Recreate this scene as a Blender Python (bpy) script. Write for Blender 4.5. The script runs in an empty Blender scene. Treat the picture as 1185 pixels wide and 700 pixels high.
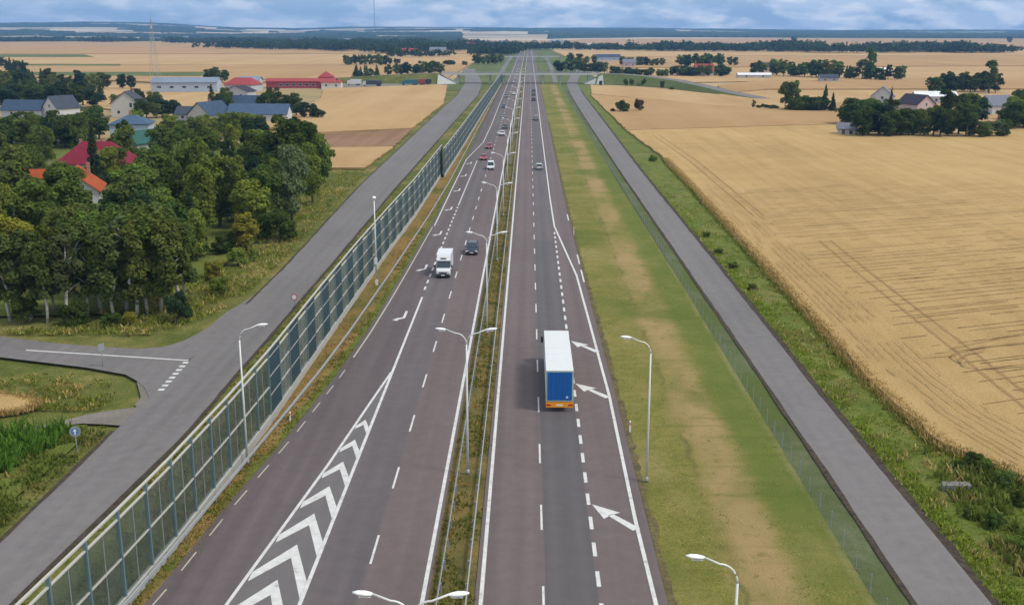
import bpy, math, random
import numpy as np
from math import sin, cos, pi, radians as R

# ------------------------------------------------------------------ camera, sky, sun, exposure
SC = bpy.context.scene
COL = SC.collection
W0, H0, FPX, YH, VPX, CH = 1185, 700, 1230.0, 35.0, 612.0, 34.5
PITCH = math.atan((H0 / 2 - YH) / FPX)
YAW = math.atan((VPX - W0 / 2) / FPX * cos(PITCH))
cd = bpy.data.cameras.new('camera')
cam = bpy.data.objects.new('camera', cd)
COL.objects.link(cam)
cd.sensor_width = 36.0
cd.lens = 36.0 * FPX / W0
cd.clip_start = 0.5
cd.clip_end = 60000
cam.location = (0, 0, CH)
cam.rotation_euler = (pi / 2 - PITCH, 0, YAW)
SC.camera = cam

SUN_EL, SUN_AZ = R(54), R(108)          # azimuth from +Y towards +X
world = bpy.data.worlds.new("World")
SC.world = world
world.use_nodes = True
wt = world.node_tree
wt.nodes.clear()
wo = wt.nodes.new('ShaderNodeOutputWorld')
sky = wt.nodes.new('ShaderNodeTexSky')
sky.sky_type = 'NISHITA'
sky.sun_disc = False
sky.sun_elevation = SUN_EL
sky.sun_rotation = SUN_AZ
sky.air_density = 1.0
sky.dust_density = 0.6
sky.ozone_density = 1.6
bg = wt.nodes.new('ShaderNodeBackground')
bg.inputs['Strength'].default_value = 0.11
# clouds: a layer seen by direction, thick broken cloud
tc = wt.nodes.new('ShaderNodeTexCoord')
sep = wt.nodes.new('ShaderNodeSeparateXYZ')
wt.links.new(tc.outputs['Generated'], sep.inputs[0])
zz = wt.nodes.new('ShaderNodeMath'); zz.operation = 'ADD'; zz.inputs[1].default_value = 0.30
wt.links.new(sep.outputs['Z'], zz.inputs[0])
zm = wt.nodes.new('ShaderNodeMath'); zm.operation = 'MAXIMUM'; zm.inputs[1].default_value = 0.01
wt.links.new(zz.outputs[0], zm.inputs[0])
dx = wt.nodes.new('ShaderNodeMath'); dx.operation = 'DIVIDE'
dy = wt.nodes.new('ShaderNodeMath'); dy.operation = 'DIVIDE'
wt.links.new(sep.outputs['X'], dx.inputs[0]); wt.links.new(zm.outputs[0], dx.inputs[1])
wt.links.new(sep.outputs['Y'], dy.inputs[0]); wt.links.new(zm.outputs[0], dy.inputs[1])
cmb = wt.nodes.new('ShaderNodeCombineXYZ')
wt.links.new(dx.outputs[0], cmb.inputs[0]); wt.links.new(dy.outputs[0], cmb.inputs[1])
cn = wt.nodes.new('ShaderNodeTexNoise')
cn.inputs['Scale'].default_value = 4.2
cn.inputs['Detail'].default_value = 5
cn.inputs['Roughness'].default_value = 0.56
wt.links.new(cmb.outputs[0], cn.inputs['Vector'])
crr = wt.nodes.new('ShaderNodeValToRGB')
crr.color_ramp.elements[0].position = 0.42
crr.color_ramp.elements[1].position = 0.55
wt.links.new(cn.outputs['Fac'], crr.inputs['Fac'])
# the cloud deck is thicker towards the east (right) side
gr = wt.nodes.new('ShaderNodeMapRange')
gr.inputs['From Min'].default_value = -0.55; gr.inputs['From Max'].default_value = 0.25
gr.inputs['To Min'].default_value = 0.40; gr.inputs['To Max'].default_value = 1.0
wt.links.new(sep.outputs['X'], gr.inputs['Value'])
cm = wt.nodes.new('ShaderNodeMath'); cm.operation = 'MULTIPLY'
ov = wt.nodes.new('ShaderNodeMapRange')
ov.inputs['From Min'].default_value = 0.05; ov.inputs['From Max'].default_value = 0.35
ov.inputs['To Min'].default_value = 0.0; ov.inputs['To Max'].default_value = 0.95
wt.links.new(sep.outputs['Z'], ov.inputs['Value'])
oa = wt.nodes.new('ShaderNodeMath'); oa.operation = 'MAXIMUM'
wt.links.new(crr.outputs['Color'], oa.inputs[0]); wt.links.new(ov.outputs[0], oa.inputs[1])
wt.links.new(oa.outputs[0], cm.inputs[0]); wt.links.new(gr.outputs[0], cm.inputs[1])
cn2 = wt.nodes.new('ShaderNodeTexNoise')
cn2.inputs['Scale'].default_value = 7.0; cn2.inputs['Detail'].default_value = 6
wt.links.new(cmb.outputs[0], cn2.inputs['Vector'])
ccol = wt.nodes.new('ShaderNodeValToRGB')
ccol.color_ramp.elements[0].position = 0.44; ccol.color_ramp.elements[0].color = (6.6, 7.4, 8.5, 1)
ccol.color_ramp.elements[1].position = 0.57; ccol.color_ramp.elements[1].color = (11.2, 11.0, 10.8, 1)
wt.links.new(cn2.outputs['Fac'], ccol.inputs['Fac'])
wmix = wt.nodes.new('ShaderNodeMix'); wmix.data_type = 'RGBA'
wt.links.new(cm.outputs[0], wmix.inputs['Factor'])
hsv = wt.nodes.new('ShaderNodeMix'); hsv.data_type = 'RGBA'
hsv.inputs['Factor'].default_value = 0.75
hsv.inputs['B'].default_value = (3.7, 5.2, 7.3, 1)
wt.links.new(sky.outputs[0], hsv.inputs['A'])
wt.links.new(hsv.outputs['Result'], wmix.inputs['A'])
wt.links.new(ccol.outputs['Color'], wmix.inputs['B'])
wt.links.new(wmix.outputs['Result'], bg.inputs['Color'])
wt.links.new(bg.outputs[0], wo.inputs['Surface'])

sd = bpy.data.lights.new('sun', 'SUN')
sd.energy = 2.4
sd.angle = R(12)
sd.color = (1.0, 0.95, 0.87)
sun = bpy.data.objects.new('sun', sd)
COL.objects.link(sun)
sun.location = (400, -130, 500)
sun.rotation_euler = (pi / 2 - SUN_EL, 0, pi - SUN_AZ)

SC.view_settings.view_transform = 'Standard'
SC.view_settings.look = 'None'
SC.view_settings.exposure = 0.12
SC.view_settings.gamma = 1.0
SC.view_settings.use_curve_mapping = False
SC.render.engine = 'CYCLES'
SC.cycles.use_denoising = True
SC.cycles.max_bounces = 6
SC.cycles.transparent_max_bounces = 24
SC.cycles.volume_bounces = 0

rng = np.random.default_rng(7)
rnd = random.Random(11)

# ------------------------------------------------------------------ surveying: a point of the photo -> a point on level ground
cp, sp, cyw, syw = cos(PITCH), sin(PITCH), cos(YAW), sin(YAW)
def G(px, py, z=0.0):
    u = (px - W0 / 2) / FPX; v = (H0 / 2 - py) / FPX
    x, y, zd = u, cp + v * sp, -sp + v * cp
    x, y = x * cyw - y * syw, x * syw + y * cyw
    t = (z - CH) / zd
    return (x * t, y * t)

# ------------------------------------------------------------------ object helpers
def link(o, parent=None):
    COL.objects.link(o)
    if parent: o.parent = parent
    return o

def tag(o, label=None, cat=None, group=None, kind=None):
    if label: o['label'] = label
    if cat: o['category'] = cat
    if group: o['group'] = group
    if kind: o['kind'] = kind
    return o

def thing(name, label, cat, loc=(0, 0, 0), rz=0, group=None):
    o = bpy.data.objects.new(name, None)
    o.empty_display_size = 0.5
    COL.objects.link(o)
    o.location = loc
    o.rotation_euler = (0, 0, rz)
    return tag(o, label, cat, group)

def copy_tree(o, parent=None):
    c = o.copy()
    COL.objects.link(c)
    if parent: c.parent = parent
    for ch in list(o.children):
        copy_tree(ch, c)
    return c

class MB:
    def __init__(s):
        s.v = []; s.f = []; s.m = []
    def face(s, pts, mi=0):
        n = len(s.v); s.v += [tuple(p) for p in pts]; s.f.append(tuple(range(n, n + len(pts)))); s.m.append(mi)
        return s
    def box(s, x0, x1, y0, y1, z0, z1, mi=0):
        n = len(s.v)
        s.v += [(x0, y0, z0), (x1, y0, z0), (x1, y1, z0), (x0, y1, z0), (x0, y0, z1), (x1, y0, z1), (x1, y1, z1), (x0, y1, z1)]
        for q in ((0, 3, 2, 1), (4, 5, 6, 7), (0, 1, 5, 4), (1, 2, 6, 5), (2, 3, 7, 6), (3, 0, 4, 7)):
            s.f.append(tuple(n + i for i in q)); s.m.append(mi)
        return s
    def hexa(s, b, t, mi=0):
        n = len(s.v); s.v += [tuple(p) for p in b] + [tuple(p) for p in t]; k = len(b)
        s.f.append(tuple(n + i for i in reversed(range(k)))); s.m.append(mi)
        s.f.append(tuple(n + k + i for i in range(k))); s.m.append(mi)
        for i in range(k):
            j = (i + 1) % k
            s.f.append((n + i, n + j, n + k + j, n + k + i)); s.m.append(mi)
        return s
    def tube(s, pts, rad, seg=8, mi=0, caps=True):
        pts = [np.array(p, float) for p in pts]
        if not hasattr(rad, '__len__'): rad = [rad] * len(pts)
        n0 = len(s.v)
        for i, p in enumerate(pts):
            a = pts[min(i + 1, len(pts) - 1)] - pts[max(i - 1, 0)]
            a /= (np.linalg.norm(a) + 1e-9)
            ref = np.array((0, 0, 1.0)) if abs(a[2]) < 0.9 else np.array((1.0, 0, 0))
            u = np.cross(a, ref); u /= np.linalg.norm(u); w = np.cross(u, a)
            for k in range(seg):
                t = 2 * pi * k / seg
                s.v.append(tuple(p + rad[i] * (cos(t) * u + sin(t) * w)))
        for i in range(len(pts) - 1):
            for k in range(seg):
                a0 = n0 + i * seg + k; a1 = n0 + i * seg + (k + 1) % seg
                s.f.append((a0, a1, a1 + seg, a0 + seg)); s.m.append(mi)
        if caps:
            s.f.append(tuple(n0 + k for k in reversed(range(seg)))); s.m.append(mi)
            s.f.append(tuple(n0 + (len(pts) - 1) * seg + k for k in range(seg))); s.m.append(mi)
        return s
    def bar(s, p, q, w, mi=0):
        return s.tube([p, q], w / 2 * 1.2, 4, mi)
    def ribbon(s, path, z, mi=0):
        """path: list of (xl, xr, y)"""
        n0 = len(s.v)
        for xl, xr, y in path:
            s.v += [(xl, y, z), (xr, y, z)]
        for i in range(len(path) - 1):
            a = n0 + 2 * i
            s.f.append((a, a + 1, a + 3, a + 2)); s.m.append(mi)
        return s
    def build(s, name, mats, parent=None, smooth=False):
        me = bpy.data.meshes.new(name)
        me.from_pydata(s.v, [], s.f)
        if not isinstance(mats, (list, tuple)): mats = [mats]
        for m in mats: me.materials.append(m)
        if len(mats) > 1: me.polygons.foreach_set('material_index', s.m)
        if smooth: me.polygons.foreach_set('use_smooth', [True] * len(s.f))
        me.update()
        return link(bpy.data.objects.new(name, me), parent)

def np_mesh(name, verts, quads, mats, mi=None, attr=None, smooth=False):
    me = bpy.data.meshes.new(name)
    verts = np.asarray(verts, np.float32); quads = np.asarray(quads, np.int32)
    k = quads.shape[1]
    me.vertices.add(len(verts)); me.vertices.foreach_set('co', verts.ravel())
    me.loops.add(quads.size); me.loops.foreach_set('vertex_index', quads.ravel())
    me.polygons.add(len(quads))
    me.polygons.foreach_set('loop_start', np.arange(0, quads.size, k, dtype=np.int32))
    me.polygons.foreach_set('loop_total', np.full(len(quads), k, np.int32))
    for m in mats: me.materials.append(m)
    if mi is not None: me.polygons.foreach_set('material_index', np.asarray(mi, np.int32))
    if smooth: me.polygons.foreach_set('use_smooth', np.ones(len(quads), bool))
    me.update(calc_edges=True)
    if attr is not None:
        a = me.attributes.new('tint', 'FLOAT', 'FACE')
        a.data.foreach_set('value', np.asarray(attr, np.float32))
    return me

def struct(o): return tag(o, kind='structure')
def stuff(o): return tag(o, kind='stuff')

# ------------------------------------------------------------------ materials
def new_mat(name):
    m = bpy.data.materials.new(name); m.use_nodes = True
    t = m.node_tree
    b = next(n for n in t.nodes if n.type == 'BSDF_PRINCIPLED')
    return m, t, b

def ramp(t, fac, stops):
    r = t.nodes.new('ShaderNodeValToRGB')
    el = r.color_ramp.elements
    while len(el) < len(stops): el.new(0.5)
    for e, (p, c) in zip(el, stops):
        e.position = p; e.color = (*c, 1)
    t.links.new(fac, r.inputs['Fac'])
    return r.outputs['Color']

def noise(t, vec, scale, detail=4, rough=0.55, stretch=None, dist=0.0):
    n = t.nodes.new('ShaderNodeTexNoise')
    n.inputs['Scale'].default_value = scale; n.inputs['Detail'].default_value = detail
    n.inputs['Roughness'].default_value = rough; n.inputs['Distortion'].default_value = dist
    if stretch:
        mp = t.nodes.new('ShaderNodeMapping'); mp.inputs['Scale'].default_value = stretch[:3]
        if len(stretch) > 3: mp.inputs['Rotation'].default_value = (0, 0, stretch[3])
        t.links.new(vec, mp.inputs['Vector']); vec = mp.outputs[0]
    t.links.new(vec, n.inputs['Vector'])
    return n.outputs['Fac']

def math_(t, op, a, b=None, clamp=False):
    n = t.nodes.new('ShaderNodeMath'); n.operation = op; n.use_clamp = clamp
    for i, x in enumerate((a, b)):
        if x is None: continue
        if isinstance(x, (int, float)): n.inputs[i].default_value = x
        else: t.links.new(x, n.inputs[i])
    return n.outputs[0]

def mixc(t, fac, a, b, mode='MIX'):
    n = t.nodes.new('ShaderNodeMix'); n.data_type = 'RGBA'; n.blend_type = mode
    for k, x in (('Factor', fac), ('A', a), ('B', b)):
        if isinstance(x, (int, float)): n.inputs[k].default_value = x
        elif isinstance(x, tuple): n.inputs[k].default_value = (*x, 1)
        else: t.links.new(x, n.inputs[k])
    return n.outputs['Result']

def bump(t, b, h, strength, dist=0.1):
    n = t.nodes.new('ShaderNodeBump'); n.inputs['Strength'].default_value = strength; n.inputs['Distance'].default_value = dist
    t.links.new(h, n.inputs['Height']); t.links.new(n.outputs[0], b.inputs['Normal'])

def coords(t):
    return t.nodes.new('ShaderNodeTexCoord').outputs['Object']

def ground_mat(name, stops, layers, rough=0.95, bmp=0.5, bdist=0.15, extra=None):
    """layers: (scale, weight, stretch) noises summed into one factor"""
    m, t, b = new_mat(name)
    c = coords(t); acc = None; last = None
    tw = sum(l[1] for l in layers)
    for l in layers:
        n = noise(t, c, l[0], 5, 0.6, l[2] if len(l) > 2 else None)
        last = n
        w = math_(t, 'MULTIPLY', n, l[1] / tw)
        acc = w if acc is None else math_(t, 'ADD', acc, w)
    col = ramp(t, acc, stops)
    if extra: col = extra(t, c, col)
    t.links.new(col, b.inputs['Base Color'])
    b.inputs['Roughness'].default_value = rough
    b.inputs['Specular IOR Level'].default_value = 0.1
    if bmp: bump(t, b, last, bmp, bdist)
    return m

def plain(name, col, rough=0.6, metal=0.0, var=0.12, scale=2.0, spec=0.5):
    m, t, b = new_mat(name)
    c = coords(t)
    n = noise(t, c, scale, 5, 0.6)
    f = math_(t, 'MULTIPLY', math_(t, 'SUBTRACT', n, 0.5), 2 * var)
    f = math_(t, 'ADD', f, 1.0)
    vm = t.nodes.new('ShaderNodeVectorMath'); vm.operation = 'SCALE'
    vm.inputs[0].default_value = col
    t.links.new(f, vm.inputs['Scale'])
    t.links.new(vm.outputs[0], b.inputs['Base Color'])
    b.inputs['Roughness'].default_value = rough
    b.inputs['Metallic'].default_value = metal
    b.inputs['Specular IOR Level'].default_value = spec
    return m

# grass & soil
def patches(col2, scale, lo, hi, stretch=None, amt=1.0):
    def f(t, c, col):
        n = noise(t, c, scale, 4, 0.6, stretch, 0.3)
        k = ramp(t, n, [(lo, (0, 0, 0)), (hi, (amt, amt, amt))])
        return mixc(t, k, col, col2)
    return f
def chain(*fs):
    def f(t, c, col):
        for g in fs: col = g(t, c, col)
        return col
    return f
def band(x0, x1, soft, col2, nscale=0.06, amt=1.0, thr=(0.38, 0.56), nstr=(1, 0.35, 1), wobble=4.5):
    """soil/dry strip running along the road between x0 and x1, broken up by noise"""
    def f(t, c, col):
        s = t.nodes.new('ShaderNodeSeparateXYZ'); t.links.new(c, s.inputs[0])
        wob = math_(t, 'MULTIPLY', math_(t, 'SUBTRACT', noise(t, c, 0.22, 5, 0.65), 0.5), wobble)
        x = math_(t, 'ADD', s.outputs['X'], wob)
        a = t.nodes.new('ShaderNodeMapRange'); a.interpolation_type = 'SMOOTHSTEP'
        a.inputs['From Min'].default_value = x0 - soft; a.inputs['From Max'].default_value = x0 + soft
        t.links.new(x, a.inputs['Value'])
        d = t.nodes.new('ShaderNodeMapRange'); d.interpolation_type = 'SMOOTHSTEP'
        d.inputs['From Min'].default_value = x1 + soft; d.inputs['From Max'].default_value = x1 - soft
        t.links.new(x, d.inputs['Value'])
        n = ramp(t, noise(t, c, nscale, 5, 0.65, nstr), [(thr[0], (0, 0, 0)), (thr[1], (amt, amt, amt))])
        k = math_(t, 'MULTIPLY', math_(t, 'MULTIPLY', a.outputs[0], d.outputs[0]), n)
        return mixc(t, k, col, col2)
    return f

M = {}
M['ground'] = ground_mat('farmland', [(0.35, (0.13, 0.14, 0.05)), (0.5, (0.34, 0.24, 0.12)), (0.65, (0.42, 0.30, 0.16))],
                         [(0.002, 1.0), (0.02, 0.3)], bmp=0)
M['grass'] = ground_mat('verge_grass', [(0.35, (0.066, 0.085, 0.013)), (0.48, (0.142, 0.142, 0.028)), (0.60, (0.25, 0.205, 0.065))],
                        [(0.05, 0.45), (0.28, 0.35), (1.1, 0.45), (6.0, 0.95)], bmp=1.0,
                        extra=chain(patches((0.27, 0.215, 0.085), 0.10, 0.48, 0.70, (1, 0.7, 1), 0.7),
                                    band(13.6, 17.4, 1.2, (0.315, 0.22, 0.10), 0.07, 0.92, (0.37, 0.58), (1, 0.5, 1), 3.5),
                                    band(17.9, 23.0, 1.1, (0.098, 0.132, 0.024), 0.12, 0.75, (0.26, 0.54), (1, 0.5, 1), 3.5),
                                    band(13.45, 13.85, 0.3, (0.075, 0.075, 0.024), 0.3, 0.6, (0.44, 0.60), (1, 0.3, 1), 2.2),
                                    band(21.2, 21.7, 0.3, (0.24, 0.215, 0.10), 0.3, 0.6, (0.34, 0.56), (1, 0.4, 1), 0.9),
                                    patches((0.070, 0.085, 0.016), 0.8, 0.58, 0.74, (1, 1, 1), 0.5),
                                    patches((0.075, 0.095, 0.018), 0.5, 0.55, 0.70, (0.14, 1.5, 1), 0.35),
                                    patches((0.085, 0.115, 0.018), 0.055, 0.52, 0.64, (1, 0.8, 1), 0.7)))
M['lush'] = ground_mat('ditch_grass', [(0.36, (0.060, 0.085, 0.014)), (0.5, (0.108, 0.132, 0.024)), (0.64, (0.19, 0.185, 0.052))],
                       [(0.12, 0.5), (0.7, 0.5), (4.0, 0.6)], bmp=1.0,
                       extra=patches((0.20, 0.145, 0.06), 0.09, 0.56, 0.72, None, 0.7))
M['dryverge'] = ground_mat('dry_verge_grass', [(0.36, (0.12, 0.085, 0.026)), (0.5, (0.215, 0.140, 0.047)), (0.64, (0.29, 0.195, 0.074))],
                           [(0.1, 0.4), (0.7, 0.5), (4.0, 0.6)], bmp=0.9,
                           extra=patches((0.085, 0.10, 0.022), 0.12, 0.50, 0.64, (1, 0.4, 1), 0.9))
M['median'] = ground_mat('median_grass', [(0.36, (0.06, 0.060, 0.018)), (0.5, (0.135, 0.11, 0.034)), (0.64, (0.22, 0.145, 0.052))],
                         [(0.25, 0.5), (1.0, 0.5), (6.0, 0.5)], bmp=0.9,
                         extra=patches((0.04, 0.055, 0.012), 0.16, 0.54, 0.68, (1, 0.5, 1), 0.9))
M['meadow'] = ground_mat('meadow_grass', [(0.36, (0.045, 0.065, 0.012)), (0.5, (0.10, 0.115, 0.024)), (0.64, (0.24, 0.195, 0.07))],
                         [(0.07, 0.6), (0.5, 0.5), (4.0, 0.6)], bmp=1.0,
                         extra=patches((0.27, 0.20, 0.08), 0.07, 0.52, 0.70, (1, 0.6, 1), 0.75))
M['soil'] = ground_mat('dark_roadside_soil', [(0.35, (0.035, 0.028, 0.022)), (0.65, (0.085, 0.068, 0.05))], [(1.5, 1), (6, 1)], bmp=0.8)
M['edge_soil'] = ground_mat('brown_verge_edge', [(0.35, (0.06, 0.05, 0.025)), (0.5, (0.11, 0.088, 0.042)), (0.65, (0.16, 0.135, 0.05))], [(0.5, 1), (3, 1)], bmp=0.8)
M['gravel'] = ground_mat('grey_gravel', [(0.3, (0.12, 0.105, 0.085)), (0.5, (0.19, 0.17, 0.145)), (0.7, (0.28, 0.25, 0.22))], [(0.3, 1), (2.5, 0.6), (12, .8)], bmp=0.8)
M['ditch'] = ground_mat('ditch_lining', [(0.36, (0.050, 0.068, 0.024)), (0.5, (0.092, 0.108, 0.046)), (0.64, (0.15, 0.155, 0.095))],
                        [(0.08, 1), (0.9, 0.6), (6, .6)], bmp=0.7,
                        extra=patches((0.075, 0.100, 0.022), 0.12, 0.46, 0.60, (1, 0.4, 1), 0.85))

def crop_mat(name, stops, rowdir, rowscale, rowamt, edge=None):
    m, t, b = new_mat(name)
    c = coords(t)
    big = noise(t, c, 0.012, 4, 0.6); mid = noise(t, c, 0.15, 4, 0.6); fine = noise(t, c, 3.4, 5, 0.75)
    st = noise(t, c, 1.0, 3, 0.55, (rowscale, rowscale * 0.03, 1, rowdir))
    f = math_(t, 'ADD', math_(t, 'MULTIPLY', big, 0.34), math_(t, 'MULTIPLY', mid, 0.18))
    f = math_(t, 'ADD', f, math_(t, 'MULTIPLY', fine, 0.44))
    f = math_(t, 'ADD', f, math_(t, 'MULTIPLY', st, rowamt))
    f = math_(t, 'DIVIDE', f, 0.96 + rowamt)
    col = ramp(t, f, stops)
    t.links.new(col, b.inputs['Base Color'])
    b.inputs['Roughness'].default_value = 0.95; b.inputs['Specular IOR Level'].default_value = 0.08
    bump(t, b, fine, 0.8, 0.3)
    return m
WH = [(0.38, (0.30, 0.200, 0.080)), (0.5, (0.42, 0.280, 0.116)), (0.62, (0.50, 0.35, 0.162))]
M['wheat'] = crop_mat('ripe_wheat', WH, R(20), 0.45, 0.22)
M['wheat_head'] = crop_mat('ripe_wheat_headland', WH, 0.0, 0.7, 0.30)
M['wheat_far'] = crop_mat('ripe_wheat_far', [(0.36, (0.28, 0.165, 0.072)), (0.5, (0.37, 0.232, 0.105)), (0.64, (0.43, 0.285, 0.14))], R(80), 0.06, 0.3)
M['stubble'] = crop_mat('stubble', [(0.36, (0.33, 0.205, 0.09)), (0.5, (0.42, 0.275, 0.13)), (0.64, (0.48, 0.335, 0.175))], R(85), 0.08, 0.3)
M['plough'] = crop_mat('ploughed_soil', [(0.36, (0.17, 0.095, 0.05)), (0.5, (0.24, 0.14, 0.08)), (0.64, (0.31, 0.20, 0.12))], R(80), 0.3, 0.35)
M['greencrop'] = crop_mat('green_crop', [(0.36, (0.06, 0.085, 0.025)), (0.5, (0.10, 0.125, 0.04)), (0.64, (0.15, 0.16, 0.06))], R(85), 0.1, 0.2)
M['track'] = ground_mat('flattened_wheat', [(0.3, (0.225, 0.14, 0.056)), (0.7, (0.32, 0.205, 0.088))], [(0.6, 1), (4, 1)], bmp=0.3)

M['row'] = ground_mat('thin_wheat_rows', [(0.3, (0.26, 0.165, 0.07)), (0.7, (0.35, 0.23, 0.10))], [(0.6, 1), (4, 1)], bmp=0.3)
def asphalt(name, base, streak=0.5, var=1.0, xo=2.8, track=0.05):
    m, t, b = new_mat(name)
    c = coords(t)
    s1 = noise(t, c, 1.0, 4, 0.6, (1.1, 0.012, 1)); s2 = noise(t, c, 1.0, 3, 0.5, (0.35, 0.02, 1))
    big = noise(t, c, 0.05, 4, 0.6); fine = noise(t, c, 9.0, 4, 0.7); mid = noise(t, c, 0.9, 4, 0.6)
    f = math_(t, 'MULTIPLY', s1, 0.34 * streak)
    f = math_(t, 'ADD', f, math_(t, 'MULTIPLY', s2, 0.3 * streak))
    f = math_(t, 'ADD', f, math_(t, 'MULTIPLY', big, 0.16))
    f = math_(t, 'ADD', f, math_(t, 'MULTIPLY', mid, 0.20))
    f = math_(t, 'ADD', f, math_(t, 'MULTIPLY', fine, 0.22))
    f = math_(t, 'DIVIDE', f, 0.58 + 0.64 * streak)
    sx_ = t.nodes.new('ShaderNodeSeparateXYZ'); t.links.new(c, sx_.inputs[0])
    ph = math_(t, 'MULTIPLY', math_(t, 'SUBTRACT', sx_.outputs['X'], xo), 2 * pi / 1.75)
    wave = math_(t, 'MULTIPLY', math_(t, 'COSINE', ph), noise(t, c, 1.0, 3, 0.6, (0.5, 0.03, 1)))
    f = math_(t, 'SUBTRACT', f, math_(t, 'MULTIPLY', wave, track))
    lo = tuple(x * (1 - 0.32 * var) for x in base); hi = tuple(x * (1 + 0.34 * var) for x in base)
    col = ramp(t, f, [(0.32, lo), (0.5, base), (0.68, hi)])
    t.links.new(col, b.inputs['Base Color'])
    b.inputs['Roughness'].default_value = 0.82; b.inputs['Specular IOR Level'].default_value = 0.25
    bump(t, b, fine, 0.25, 0.02)
    return m
M['asph_brown'] = asphalt('asphalt_worn_brown', (0.119, 0.092, 0.089))
M['asph_grey'] = asphalt('asphalt_grey_lane', (0.106, 0.090, 0.090), track=0.07)
M['asph_dark'] = asphalt('asphalt_resurfaced_lane', (0.092, 0.082, 0.083), 0.6, 0.8, track=0.07)
M['asph_left'] = asphalt('asphalt_exit_lane', (0.102, 0.083, 0.084), 0.9, 1.15, -8.45)
M['asph_serv'] = asphalt('asphalt_service_road', (0.145, 0.134, 0.129), 0.45, 1.0, 26.2, 0.03)
M['asph_dk'] = plain('asphalt_dark_seam', (0.035, 0.034, 0.036), 0.8, var=0.3)

def paint_mat():
    m, t, b = new_mat('road_marking_paint')
    c = coords(t)
    n = noise(t, c, 1.6, 6, 0.7)
    col = ramp(t, n, [(0.30, (0.30, 0.29, 0.28)), (0.42, (0.48, 0.47, 0.45)), (0.7, (0.60, 0.59, 0.57))])
    t.links.new(col, b.inputs['Base Color']); b.inputs['Roughness'].default_value = 0.7
    return m
M['paint'] = paint_mat()
M['paint_old'] = plain('worn_yellowish_paint', (0.40, 0.37, 0.30), 0.8, 0, 0.35, 2.5)
M['gore'] = asphalt('asphalt_gore_grey', (0.125, 0.115, 0.113), 0.3, 0.6)

M['galv'] = plain('galvanised_steel', (0.30, 0.315, 0.32), 0.55, 0.25, 0.15)
M['lamp_pole'] = plain('painted_lamp_steel', (0.60, 0.61, 0.58), 0.45, 0.1, 0.08)
M['lamp_head'] = plain('lamp_housing', (0.78, 0.78, 0.76), 0.4, 0, 0.05)
M['lamp_glass'] = plain('lamp_cover_glass', (0.70, 0.74, 0.78), 0.2, 0, 0.05)
M['teal_post'] = plain('teal_barrier_steel', (0.115, 0.185, 0.205), 0.5, 0.1, 0.12)
M['teal_panel'] = plain('dark_teal_absorbing_panel', (0.012, 0.045, 0.060), 0.5, 0, 0.3, 1.2)
M['rail_pale'] = plain('pale_barrier_rail', (0.42, 0.40, 0.36), 0.6, 0, 0.12)
M['concrete'] = plain('concrete', (0.36, 0.355, 0.33), 0.85, 0, 0.25, 1.2)
M['pale_concrete'] = plain('pale_concrete', (0.48, 0.475, 0.45), 0.85, 0, 0.18, 0.8)
M['white_wall'] = plain('white_render', (0.70, 0.70, 0.70), 0.85, 0, 0.08, 0.6)
M['white_paint'] = plain('white_paint', (0.80, 0.80, 0.80), 0.4, 0, 0.05)

def glass_mat(name, tint, alpha, g0=(0.05, 0.08, 0.07), g1=(0.12, 0.16, 0.145)):
    m = bpy.data.materials.new(name); m.use_nodes = True
    t = m.node_tree; t.nodes.clear()
    o = t.nodes.new('ShaderNodeOutputMaterial')
    tr = t.nodes.new('ShaderNodeBsdfTransparent'); tr.inputs[0].default_value = (*tint, 1)
    gl = t.nodes.new('ShaderNodeBsdfPrincipled'); gl.inputs['Roughness'].default_value = 0.25
    c = coords(t)
    gl_col = ramp(t, noise(t, c, 0.8, 5, 0.6), [(0.3, g0), (0.7, g1)])
    t.links.new(gl_col, gl.inputs['Base Color'])
    mx = t.nodes.new('ShaderNodeMixShader')
    n = noise(t, c, 0.45, 4, 0.6)
    f = t.nodes.new('ShaderNodeMapRange'); f.inputs['To Min'].default_value = alpha - 0.15; f.inputs['To Max'].default_value = alpha + 0.15
    t.links.new(n, f.inputs['Value']); t.links.new(f.outputs[0], mx.inputs['Fac'])
    t.links.new(tr.outputs[0], mx.inputs[1]); t.links.new(gl.outputs[0], mx.inputs[2])
    t.links.new(mx.outputs[0], o.inputs['Surface'])
    return m
M['bar_glass'] = glass_mat('green_tinted_barrier_glass', (0.84, 0.87, 0.84), 0.30, (0.075, 0.095, 0.088), (0.15, 0.18, 0.168))
M['bar_glass_pale'] = glass_mat('grey_barrier_glass', (0.80, 0.84, 0.82), 0.48, (0.16, 0.19, 0.18), (0.25, 0.28, 0.265))

def mesh_mat():
    m = bpy.data.materials.new('green_wire_mesh'); m.use_nodes = True
    t = m.node_tree; t.nodes.clear()
    o = t.nodes.new('ShaderNodeOutputMaterial')
    tr = t.nodes.new('ShaderNodeBsdfTransparent')
    df = t.nodes.new('ShaderNodeBsdfPrincipled'); df.inputs['Base Color'].default_value = (0.20, 0.27, 0.23, 1); df.inputs['Roughness'].default_value = 0.6
    c = coords(t)
    s = t.nodes.new('ShaderNodeSeparateXYZ'); t.links.new(c, s.inputs[0])
    def wires(out, pitch, frac):
        a = math_(t, 'FRACT', math_(t, 'DIVIDE', out, pitch))
        return math_(t, 'LESS_THAN', a, frac)
    k = math_(t, 'MAXIMUM', wires(s.outputs['Y'], 0.15, 0.025), wires(s.outputs['Z'], 0.15, 0.025))
    mx = t.nodes.new('ShaderNodeMixShader'); t.links.new(k, mx.inputs[0])
    t.links.new(tr.outputs[0], mx.inputs[1]); t.links.new(df.outputs[0], mx.inputs[2]); t.links.new(mx.outputs[0], o.inputs[0])
    return m
M['mesh'] = mesh_mat()

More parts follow.
